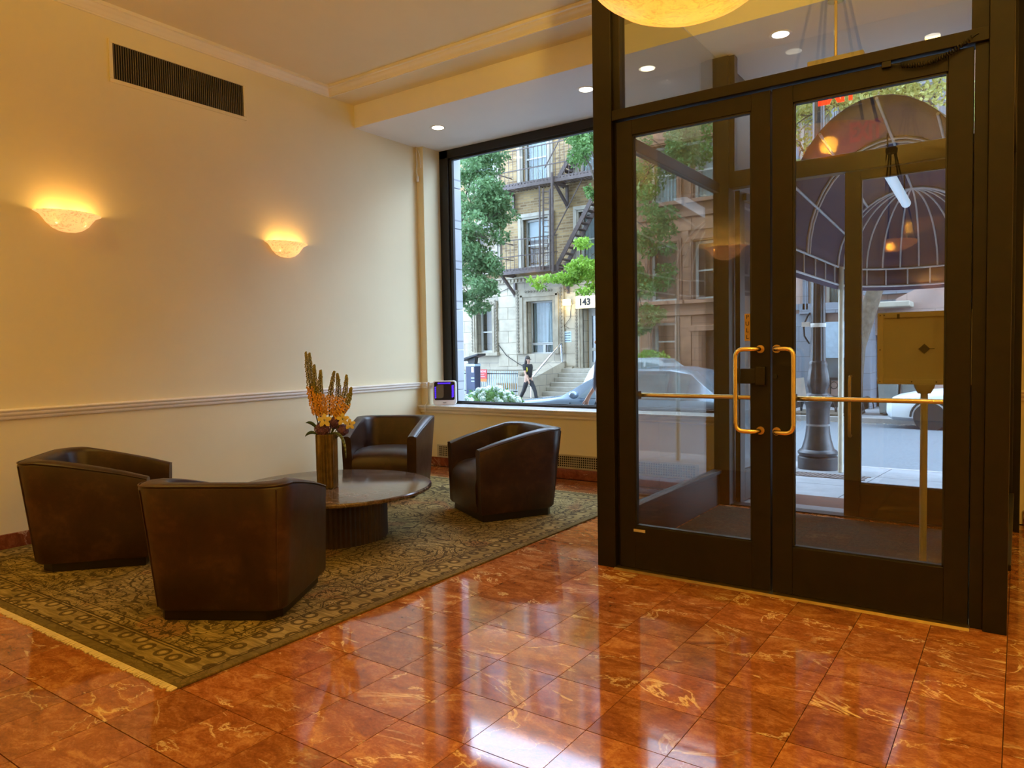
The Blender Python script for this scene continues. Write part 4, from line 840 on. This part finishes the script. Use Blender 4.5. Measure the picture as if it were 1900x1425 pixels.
edge = [Vector((AX-AA, AY0, 0)), Vector((AX-AA, AY1, 0))]+[Vector((AX-AA*cos(pi*a/NA), AY1+AA*sin(pi*a/NA), 0)) for a in range(1, NA)]+[Vector((AX+AA, AY1, 0)), Vector((AX+AA, AY0, 0))]
can.loft([[e+Vector((0, 0, AZ)) for e in edge], [e+Vector((0, 0, 2.03)) for e in edge]], closed=False, caps=False)
co_ = ob('canopy', can, 'canvas_navy', aw, smooth=40); sm = co_.modifiers.new('thick', 'SOLIDIFY'); sm.thickness = .006; sm.offset = 1
for y in (AY0+.95, AY0+1.05, AY1): ob('hoop', MB().tube(hoop(y, s=.985), .014, 8), 'pipe_white', aw, smooth=60)
for i in (3, 6, 10, 14, 17): ob('purlin', MB().tube([hoop(AY0, s=.985)[i], hoop(AY1, s=.985)[i]], .014, 8), 'pipe_white', aw, smooth=60)
for a in range(1, 12): ob('dome_rib', MB().tube([dome_pt(pi*a/12, pi/2*t/12, .985) for t in range(13)], .011, 6), 'pipe_white', aw, smooth=60)
inner = [e+(Vector((AX, e.y if e.y < AY1 else AY1, 0))-e)*.018 for e in edge]
for z in (AZ, 2.085): ob('valance_pipe', MB().tube([e+Vector((0, 0, z)) for e in inner], .013, 8), 'pipe_white', aw, smooth=60)
cnt = [i for i in range(2, len(inner)-2, 2)]
for i in cnt: ob('valance_strut', MB().tube([inner[i]+Vector((0, 0, AZ)), inner[i]+Vector((0, 0, 2.085))], .010, 6), 'pipe_white', aw)
for k in range(1, 6):
    for s in (-1, 1): ob('valance_strut', MB().tube([(AX+s*AA*.98, AY0+.5*k-.2, AZ), (AX+s*AA*.98, AY0+.5*k-.2, 2.085)], .010, 6), 'pipe_white', aw)
for s in (-1, 1): ob('awning_post', MB().tube([(AX+s*.755, AY1+.02, -.225), (AX+s*.755, AY1+.02, AZ)], .030, 12), 'pole_cream', aw, smooth=60)
ob('tube_lamp', MB().tube([(4.80, 7.75, 3.02), (4.80, 9.3, 2.92)], .050, 12), 'tube_light', aw, smooth=60)
for y in (7.9, 9.15): ob('lamp_hanger', MB().tube([(4.80, y, 3.0), (4.80, y, AZ+ab(y)*.98)], .008, 6), 'iron_black', aw)

# ------------------------------------------------------------------ street furniture
lpx, lpy = 3.74, 9.92
lp_ = thing('lamp_post', 'ornate black cast iron street lamp post at the near kerb', 'lamp post', (lpx, lpy, -.25))
ob('base', MB().lathe([(.245, 0), (.245, .16), (.225, .175)], 16), 'cast_iron', lp_, smooth=30)
ob('pedestal', MB().lathe([(.22, .175), (.24, .20), (.243, .225), (.225, .25), (.20, .265), (.185, .31), (.165, .38), (.150, .46), (.142, .55), (.140, .66), (.142, .78), (.150, .83), (.165, .855), (.168, .88), (.15, .90)], 32), 'cast_iron', lp_, smooth=40)
ob('paint_ring', MB().lathe([(.1415, .560), (.1425, .575), (.1415, .59)], 32), 'sidewalk', lp_)
ob('collar', MB().lathe([(.15, .90), (.17, .93), (.15, .97), (.11, .99), (.112, 1.03), (.130, 1.08), (.133, 1.16), (.118, 1.26), (.105, 1.32), (.112, 1.35), (.108, 1.38), (.095, 1.40)], 32, flute=.05, nf=12), 'cast_iron', lp_, smooth=50)
ob('shaft', MB().lathe([(.092, 1.40), (.088, 1.6), (.080, 2.4), (.072, 3.6), (.066, 5.2), (.060, 7.0)], 48, flute=.045, nf=12), 'cast_iron', lp_, smooth=50)
ob('strap', MB().lathe([(.093, 1.83), (.096, 1.84), (.096, 1.87), (.093, 1.88)], 24).box(-.19, -.09, -.05, -.02, 1.84, 1.90), 'sign_white', lp_, smooth=40)
ob('cable_loop', MB().tube([(-.10, -.03, 1.62), (-.16, -.03, 1.72), (-.17, -.03, 1.86), (-.12, -.03, 1.98), (-.09, -.03, 2.02)], .012, 6), 'cast_iron', lp_)
tp = onY(1492, 722, 9.75); ob('street_poster', MB().beam((tp.x-.03, 9.78, tp.z-.16), (tp.x-.07, 9.78, tp.z+.14), .12, .012, (0, 1, 0)), 'sign_white', cat='sign', label='small pink and white paper sign leaning beside the lamp post')
mt = onY(876, 742, 21.6)
me_ = thing('parking_meter', 'dark blue pay parking meter with a slanted solar cap across the street', 'meter', (mt.x, 21.7, GZ))
ob('cabinet', B(-.22, .22, -.18, .18, 0, 1.48), 'meter_blue', me_, bevel=.03); ob('cap', MB().prism([(-.42, 1.56), (.42, 1.78), (.42, 1.86), (-.42, 1.66)], 'y', -.26, .26), 'iron_black', me_, bevel=.02); ob('neck', MB().prism([(-.14, 1.48), (.14, 1.48), (.18, 1.74), (-.2, 1.62)], 'y', -.1, .1), 'iron_black', me_)
ob('logo_panel', B(.06, .17, -.19, -.18, 1.15, 1.35), 'sign_white', me_); ob('slot_panel', MB().box(.04, .19, -.19, -.18, .92, .96).box(.04, .19, -.19, -.18, .80, .84), 'notice_blue', me_); ob('blue_band', B(-.221, .221, -.185, .185, 1.38, 1.47), 'led_blue' if 0 else 'notice_blue', me_)
for i, (px, lab) in enumerate(((1650, 'grey green wheeled rubbish bin nearer the brown door'), (1692, 'grey green wheeled rubbish bin to the right of its twin'))):
    p = onY(px, 770, 22.2); t = thing('wheelie_bin', lab, 'bin', (p.x, 22.2+.1*i, GZ), 0, 'rubbish bins across the street')
    ob('body', MB().loft([[(-.21, -.26, .06), (.21, -.26, .06), (.21, .26, .06), (-.21, .26, .06)], [(-.25, -.34, 1.0), (.25, -.34, 1.0), (.25, .36, 1.0), (-.25, .36, 1.0)]]), 'bin_grey', t, bevel=.03); ob('lid', MB().prism([(-.38, .99), (.40, .99), (.40, 1.05), (.1, 1.10), (-.38, 1.04)], 'x', -.265, .265), 'bin_grey', t, bevel=.01)
    ob('wheel', MB().tube([(-.26, .28, .10), (-.20, .28, .10)], .10, 14), 'tyre', t); ob('wheel', MB().tube([(.20, .28, .10), (.26, .28, .10)], .10, 14), 'tyre', t); ob('handle', MB().tube([(-.2, .42, 1.0), (.2, .42, 1.0)], .02, 8), 'bin_grey', t)
tg = thing('tree_guard', 'low black hooped iron guard round a tree pit across the street', 'guard', (1.42, 22.0, GZ)); hm = MB()
for s, fixed in (('x', -.75), ('x', .75), ('y', -.9), ('y', .9)):
    k = -.9 if s == 'x' else -.72
    end = -k
    while k < end-.05:
        pts = [(k+.17+.17*cos(pi*i/8), .12+.34*sin(pi*i/8)) for i in range(9)]; hm.tube([(u, fixed, z) if s == 'x' else (fixed, u, z) for u, z in pts], .018, 5); k += .18
ob('hoops', hm, 'iron_black', tg); ob('soil', B(-.85, .85, -.7, .7, 0, .05), 'bark', tg)

# ------------------------------------------------------------------ trees and shrubs
def leaves(mb, c, rad, n, size, rr, shell=.35):
    for _ in range(n):
        while True:
            d = Vector((rr.uniform(-1, 1), rr.uniform(-1, 1), rr.uniform(-1, 1)))
            if .01 < d.length < 1: break
        q = d.length**shell/d.length; p = Vector(c)+Vector((d.x*q*rad[0], d.y*q*rad[1], d.z*q*rad[2])); s = size*rr.uniform(.6, 1.3)
        u = Vector((rr.gauss(0, 1), rr.gauss(0, 1), rr.gauss(-.4, .7))).normalized(); w = u.orthogonal().normalized(); w = (w*cos(rr.uniform(0, 6))+u.cross(w)*sin(rr.uniform(0, 6))).normalized(); nn = u.cross(w)
        mb.add([p, p+u*s*.5+w*s*.28+nn*s*.06, p+u*s, p+u*s*.5-w*s*.28+nn*s*.06], [(0, 1, 2), (0, 2, 3)])
def tree(label, base, trunk, r0, blobs, mat, n, size, seed):
    t = thing('street_tree', label, 'tree', base, 0); rr = random.Random(seed); N = len(trunk)
    ob('trunk', MB().tube(trunk, [r0*(1-.55*i/(N-1)) for i in range(N)], 10), 'bark', t, smooth=60)
    cm = MB(); tot = sum((b[3]*b[4]*b[5])**.67 for b in blobs)
    for b in blobs:
        c = Vector(b[:3]); ob('branch', MB().tube([Vector(trunk[-1]).lerp(Vector(trunk[-2]), .3), (Vector(trunk[-1])+c)/2+Vector((0, 0, .25)), c], [r0*.36, r0*.22, r0*.08], 6), 'bark', t, smooth=60)
        for _ in range(4):
            d = Vector((rr.uniform(-1, 1)*b[3], rr.uniform(-1, 1)*b[4], rr.uniform(-1, 1)*b[5]))*.8; ob('twig', MB().tube([c, c+d*.5+Vector((0, 0, .1)), c+d], [r0*.09, r0*.05, .01], 4), 'bark', t)
        k = int(n*(b[3]*b[4]*b[5])**.67/tot); sub = max(4, k//170)
        for _ in range(sub):
            o = Vector((rr.uniform(-1, 1)*b[3], rr.uniform(-1, 1)*b[4], rr.uniform(-1, 1)*b[5]))*.72; leaves(cm, c+o, (b[3]*.36, b[4]*.36, b[5]*.30), k//sub, size, rr, .6)
    ob('crown', cm, mat, t, kind='stuff')
def blob(px, py, Y, base, r): p = onY(px, py, Y)-Vector(base); return (p.x, p.y, p.z, r[0], r[1], r[2])
b = (onY(852, 700, 22).x-.5, 22.0, GZ)
tree('leafy green street tree at the left edge of the window', b, [(0, 0, 0), (.05, 0, 1.6), (.1, 0, 3.4), (.2, 0, 5.5)], .19, [blob(880, 310, 22, b, (1.3, 1.2, 1.0)), blob(870, 380, 21.5, b, (1.5, 1.2, 1.1)), blob(900, 375, 22, b, (1.1, 1.1, .9)), blob(895, 440, 21.5, b, (1.1, 1.1, .9)), blob(868, 470, 21.5, b, (1.1, 1.1, .9)), blob(895, 510, 21.5, b, (.9, 1.0, 1.0)), blob(870, 545, 21.5, b, (.8, .9, .8)), blob(925, 395, 22, b, (.6, .6, .5))], 'leaf_dark', 17000, .15, 1)
b = (onY(1128, 640, 22.2).x, 22.2, GZ)
tree('green street tree with its trunk hidden behind the door post', b, [(0, 0, 0), (.05, 0, 2.0), (.0, 0, 4.2), (.15, 0, 6.5)], .17, [blob(1090, 262, 22, b, (1.0, 1.1, .9)), blob(1180, 350, 22, b, (1.0, 1.2, 1.0)), blob(1205, 430, 22, b, (.9, 1.1, .9)), blob(1195, 520, 22, b, (.9, 1.1, .9)), blob(1200, 600, 22, b, (.7, .9, .8)), blob(1240, 280, 22, b, (1.2, 1.2, 1.0)), blob(1290, 250, 22, b, (1.1, 1.2, 1.0)), blob(1100, 365, 22.5, b, (.4, .5, .4)), blob(1060, 250, 22, b, (.6, .8, .4))], 'leaf_mid', 15000, .13, 2)
b = (onY(1108, 640, 19.0).x, 21.6, GZ)
tree('bright yellow green young tree with a branch before the lit sign', b, [(0, 0, 0), (.0, 0, 1.6), (.1, -.1, 3.0), (.3, -.3, 4.0)], .07, [blob(1040, 518, 20, b, (1.1, .8, .34)), blob(1085, 500, 20, b, (1.0, .8, .6)), blob(1105, 475, 20, b, (.7, .7, .6)), blob(1090, 528, 20, b, (.9, .7, .36)), blob(1003, 525, 20, b, (.45, .4, .2))], 'leaf_bright', 3800, .125, 3)
b = (onY(1578, 745, 22).x, 22.0, GZ)
tree('tall street tree with a leaning trunk seen through the right door', b, [(0, 0, 0), (.05, 0, 1.0), (.15, 0, 1.9), (.6, 0, 3.4), (1.0, 0, 6.0), (1.6, 0, 8.5)], .30, [blob(1500, 215, 21, b, (1.2, 1.2, 1.2)), blob(1560, 185, 21, b, (1.3, 1.2, 1.0)), blob(1640, 165, 21, b, (1.4, 1.2, 1.0)), blob(1730, 200, 21, b, (1.2, 1.2, 1.1)), blob(1690, 130, 21, b, (1.4, 1.2, 1.0)), blob(1490, 280, 21, b, (.8, 1, .8)), blob(1400, 240, 21, b, (1.2, 1.2, 1.2))], 'leaf_yellow', 9000, .13, 4)
p = onY(903, 730, 8.1); hb = thing('hydrangea_bush', 'pale flowering bush just outside the window, low at its left corner', 'bush', (p.x+.05, 8.15, -.13)); rr = random.Random(11); zt = onY(903, 713, 8.1).z+.13
mb = MB(); leaves(mb, (0, 0, zt-.30), (.46, .36, .24), 1300, .07, rr); leaves(mb, (0, 0, zt-.65), (.40, .34, .35), 700, .07, rr); ob('foliage', mb, 'leaf_mid', hb, kind='stuff')
for k in range(64):
    a = rr.uniform(0, 6.28); q = rr.random()**.5; c = Vector((.44*q*cos(a), .36*q*sin(a), zt-.06-.20*q*q+rr.uniform(-.02, .02))); mb = MB()
    for i in range(46):
        z = 1-2*(i+.5)/46; aa = i*2.4; w = math.sqrt(1-z*z); n = Vector((w*cos(aa), w*sin(aa), z)); u = n.orthogonal().normalized()*.014; v_ = n.cross(u); pp = c+n*.042; mb.add([pp-u, pp-v_, pp+u, pp+v_], [(0, 1, 2, 3)])
    ob('flower_head', mb, 'petal_pale', hb)
for k in range(6): ob('stem', MB().tube([(.03*k-.08, .02*(k % 3), 0), (.14*(k-2.5), .05*(k % 3), zt-.35)], .012, 5), 'bark', hb)
p = onY(1208, 665, 24.6); sb_ = thing('green_shrub', 'round green shrub before the brownstone house, behind the silver car', 'bush', (p.x, 24.6, GZ)); mb = MB(); leaves(mb, (0, 0, 1.35), (.75, .5, .55), 1300, .12, rr); ob('foliage', mb, 'leaf_bright', sb_, kind='stuff'); ob('stem', MB().tube([(0, 0, 0), (0, 0, 1.3)], .04, 6), 'bark', sb_)

# ------------------------------------------------------------------ cars
def car(label, loc, rz, paint, suv=False):
    t = thing('parked_car', label, 'car', loc, rz)
    H = 1.74 if suv else 1.46; bl = 1.02 if suv else .93
    S = [(2.33, .32, bl*.66, bl*.70, .70, .62), (2.20, .24, bl*.78, bl*.83, .84, .74), (1.7, .22, bl*.90, bl*.95, .89, .78), (1.05, .22, bl*.97, bl*1.02, .90, .78), (.88, .22, bl, bl*1.04, .90, .76), (.48, .22, bl, bl+(H-bl)*.56, .90, .68), (.08, .22, bl, H-.05, .90, .61), (-.25, .22, bl, H, .90, .60), (-1.1, .22, bl, H, .90, .60)]
    S += [(-1.9, .22, bl, H-.04, .90, .59), (-2.12, .24, bl, bl+(H-bl)*.55, .88, .64), (-2.24, .26, bl*.98, bl*1.03, .86, .72), (-2.33, .34, bl*.7, bl*.75, .80, .70)] if suv else [(-1.45, .22, bl, H-.06, .90, .58), (-1.95, .22, bl*.99, bl*1.05, .89, .74), (-2.25, .26, bl*.95, bl, .86, .74), (-2.33, .34, bl*.66, bl*.7, .80, .70)]
    rings = []
    for x, zl, zb, zt_, w, wt in S:
        h = [(w*.80, zl), (w*.97, zl+.08), (w, (zl+zb)/2), (w*.985, zb-.06), (w*.95, zb), (wt+(w*.95-wt)*.06, zt_-.05 if zt_-zb > .15 else zt_-.01), (wt*.80, zt_)]
        rings.append([(x, y, z) for y, z in h]+[(x, -y, z) for y, z in reversed(h)])
    body = ob('body', MB().loft(rings), paint, t, smooth=40)
    def sec(x):
        for i in range(len(S)-1):
            if S[i][0] >= x >= S[i+1][0]:
                u = (S[i][0]-x)/(S[i][0]-S[i+1][0]); return [S[i][k]+(S[i+1][k]-S[i][k])*u for k in range(6)]
    def side(x, f, s):
        _, zl, zb, zt_, w, wt = sec(x); y0 = w*.95; y1 = wt+(w*.95-wt)*.06; return (x, s*(y0+(y1-y0)*f+.008), zb+(zt_-.05-zb)*f)
    wins = [(.50, -.28), (-.36, -1.12)]+([(-1.22, -1.82)] if suv else [(-1.18, -1.45)])
    for s in (-1, 1):
        for a, b_ in wins: ob('side_window', MB().add([side(a, .06, s), side(b_, .06, s), side(b_, .90, s), side(min(a, .10), .90, s)], [(0, 1, 2, 3)] if s > 0 else [(3, 2, 1, 0)]), 'car_glass', t)
        mr = ob('mirror', MB().ball((.48, s*1.0, bl+.08), .08, .11, .07, 8, 6), paint, t, smooth=60)
        for x in (.0, -.95): ob('door_handle', B(x-.45, x-.27, s*.905-.012, s*.905+.012, bl-.16, bl-.13), 'chrome', t)
        ob('side_trim', B(-1.5, 1.2, s*.905-.008, s*.905+.008, .47, .53), 'chrome', t)
        for x in (.62, -.33, -1.22): ob('door_seam', B(x-.006, x+.006, s*.900-.006, s*.900+.006, .32, bl-.06), 'gasket_black', t)
        for x in (1.42, -1.42):
            wh = ob('wheel', MB().lathe([(.20, -.10), (.315, -.10), (.335, -.06), (.335, .06), (.315, .10), (.20, .10)], 28), 'tyre', t, smooth=40, loc=(x, s*.82, .335), rot=(pi/2, 0, 0)); ob('rim', MB().lathe([(.001, -.06), (.19, -.095), (.21, -.09), (.21, .09), (.19, .095), (.001, .06)], 24), 'wheel_alloy', wh, smooth=40)
            ob('wheel_arch', MB().tube([(x+.39*cos(pi*i/12), s*.905, .335+.39*sin(pi*i/12)) for i in range(13)], .025, 6), 'gasket_black', t)
        ob('head_lamp', MB().ball((2.18, s*.66, bl*.72), .09, .15, .07, 10, 6), 'head_lamp', t, smooth=60)
    _, _, zb, z0, _, w0 = sec(.86); _, _, _, z1, _, w1_ = sec(.10)
    ob('windshield', MB().add([(.865, -w0*.86, z0+.01), (.865, w0*.86, z0+.01), (.10, w1_*.80, z1+.016), (.10, -w1_*.80, z1+.016)], [(0, 1, 2, 3)]), 'car_glass', t)
    ob('bumper', MB().box(2.24, 2.36, -.66, .66, .34, .46), 'gasket_black', t, bevel=.02); ob('grille', B(2.29, 2.345, -.45, .45, .52, .64), 'gasket_black', t, bevel=.01)
    return t
car('silver sport utility car parked at the far kerb, seen through the left door', (-2.60, 19.85, -.66), 0, 'car_silver', True)
car('white car at the far kerb, its front wheel seen behind the sign stand', (5.62, 19.85, -.66), pi, 'car_white', False)
car('blue grey car at the near kerb, its windshield just above the window sill', (.10, 11.78, -.435), pi, 'car_blue', False)

# ------------------------------------------------------------------ people
def skin_mesh(name, J, E_, mat, parent, root=0, sub=1):
    me = bpy.data.meshes.new(name); me.from_pydata([j[:3] for j in J], E_, []); me.materials.append(MATS[mat]); o = bpy.data.objects.new(name, me); COL.objects.link(o); o.parent = parent
    s = o.modifiers.new('skin', 'SKIN'); s.use_smooth_shade = True
    for i, j in enumerate(J):
        v_ = me.skin_vertices[0].data[i]; r_ = j[3] if isinstance(j[3], tuple) else (j[3], j[3]); v_.radius = r_; v_.use_root = (i == root)
    ss_ = o.modifiers.new('smooth', 'SUBSURF'); ss_.levels = sub; ss_.render_levels = sub
    return o
def person(label, loc, rz, shirt, pants, hair_len, stride, arm, glasses=True, logo=None):
    """faces +X; heights for a 1.70 m figure"""
    t = thing('person', label, 'person', loc, rz); J = []; E_ = []
    def add(p, r, par): J.append((*p, r)); i = len(J)-1; (E_.append((par, i)) if par is not None else None); return i
    pel = add((0, 0, .93), (.115, .155), None); ab_ = add((.005, 0, 1.08), (.10, .135), pel); ch = add((0, 0, 1.28), (.115, .165), ab_); nk0 = add((-.01, 0, 1.42), (.06, .08), ch); nk = add((.005, 0, 1.48), .050, nk0); hd = add((.02, 0, 1.56), (.082, .070), nk); hd2 = add((.015, 0, 1.65), (.078, .066), hd)
    knees = {}
    for s, f in ((1, stride), (-1, -stride)):
        hip = add((0, s*.09, .86), .088, pel); kn = add((f*.55+.05, s*.095, .49), .058, hip); an = add((f*1.05-.02, s*.095, .10+max(0, -f)*.12), .038, kn); toe = add((f*1.05+.15, s*.10, .04+max(0, -f)*.02), .034, an); knees[s] = ((f*.55+.05), f*1.05-.02, .10+max(0, -f)*.12)
    el = {}
    for s, f in ((1, -arm), (-1, arm)):
        sh = add((0, s*.175, 1.385), .055, ch); e = add((f*.35-.02, s*.225, 1.12), .040, sh); wr = add((f*.75+.03, s*.225, .90), .026, e); pm = add((f*.85+.05, s*.222, .82), (.036, .018), wr); el[s] = (f*.35-.02, f*.75+.03)
        for q in range(4): d = (q-1.5)*.017; k1 = add((f*.9+.05+d*1.1, s*.218, .765-abs(d)*.4), .0085, pm); add((f*.92+.055+d*1.1, s*.208, .73-abs(d)*.6), .0078, k1)
        th = add((f*.85+.085, s*.212, .80), .009, pm); add((f*.88+.10, s*.208, .765), .008, th)
    skin_mesh('body', J, E_, 'skin', t)
    # clothing follows the same bones
    K = [(0, 0, .90, (.135, .180)), (.005, 0, 1.08, (.122, .158)), (0, 0, 1.28, (.135, .185)), (-.008, 0, 1.415, (.075, .10))]; L = [(0, 1), (1, 2), (2, 3)]
    for s in (1, -1): n = len(K); K += [(0, s*.175, 1.385, .074), (el[s][0]*.75, s*.215, 1.17, .062)]; L += [(2, n), (n, n+1)]
    sh_ = skin_mesh('shirt', K, L, shirt, t)
    K = [(0, 0, .95, (.125, .165)), (0, 0, .87, (.125, .165))]; L = [(0, 1)]
    for s in (1, -1): n = len(K); a, b_, z = knees[s]; K += [(0, s*.09, .82, .105), (a, s*.095, .49, .078), (b_, s*.095, z+.02, .062)]; L += [(1, n), (n, n+1), (n+1, n+2)]
    skin_mesh('trousers', K, L, pants, t)
    for s in (1, -1): a, b_, z = knees[s]; ob('shoe', MB().ball((b_+.07, s*.098, z-.055), .14, .05, .045, 10, 6), 'shoe_dark', t, smooth=60)
    hm_ = MB().ball((-.03, 0, 1.655), .10, .095, .095, 12, 8)
    if hair_len: hm_.loft([[(-.055+.062*cos(2*pi*k/10), .085*sin(2*pi*k/10), 1.68) for k in range(10)], [(-.065+.075*cos(2*pi*k/10), .115*sin(2*pi*k/10), 1.50) for k in range(10)], [(-.085+.08*cos(2*pi*k/10), .13*sin(2*pi*k/10), 1.38) for k in range(10)], [(-.12+.03*cos(2*pi*k/10), .08*sin(2*pi*k/10), 1.68-hair_len) for k in range(10)]])
    ob('hair', hm_, 'hair_dark', t, smooth=60)
    ob('nose', MB().ball((.104, 0, 1.585), .018, .014, .022, 8, 5), 'skin', t, smooth=60); ob('mouth', MB().ball((.094, 0, 1.535), .008, .022, .006, 8, 4), 'sign_red', t)
    for s in (1, -1): ob('ear', MB().ball((.0, s*.082, 1.595), .022, .010, .030, 8, 5), 'skin', t, smooth=60); ob('eye', MB().ball((.090, s*.030, 1.612), .010, .013, .008, 8, 5), 'sign_white', t, smooth=60)
    if glasses: ob('sunglasses', MB().box(.090, .098, -.06, -.006, 1.597, 1.622).box(.090, .098, .006, .06, 1.597, 1.622).box(.098, .106, -.01, .01, 1.615, 1.625).box(0, .1, -.078, -.072, 1.615, 1.622).box(0, .1, .072, .078, 1.615, 1.622), 'iron_black', t)
    if logo: ob('shirt_print', MB().ball((.062, -.155, 1.24), .07, .02, .10, 10, 6), logo, t, smooth=60)
    return t
p = onY(981, 742, 22.3)
person('woman with long dark hair, sunglasses and black clothes walking past the stone wall', (p.x, 22.3, GZ), R(-12), 'shirt_black', 'trouser_black', .42, .33, .22, True, 'logo_yellow')
p = atD(1121, 720, 9.4); person('person in a grey t-shirt walking by on the near pavement, mostly behind the door post', (p.x, p.y, -.004-(p.y-6.2)*.066), R(200), 'shirt_grey', 'trouser_black', 0, .2, .25, False)
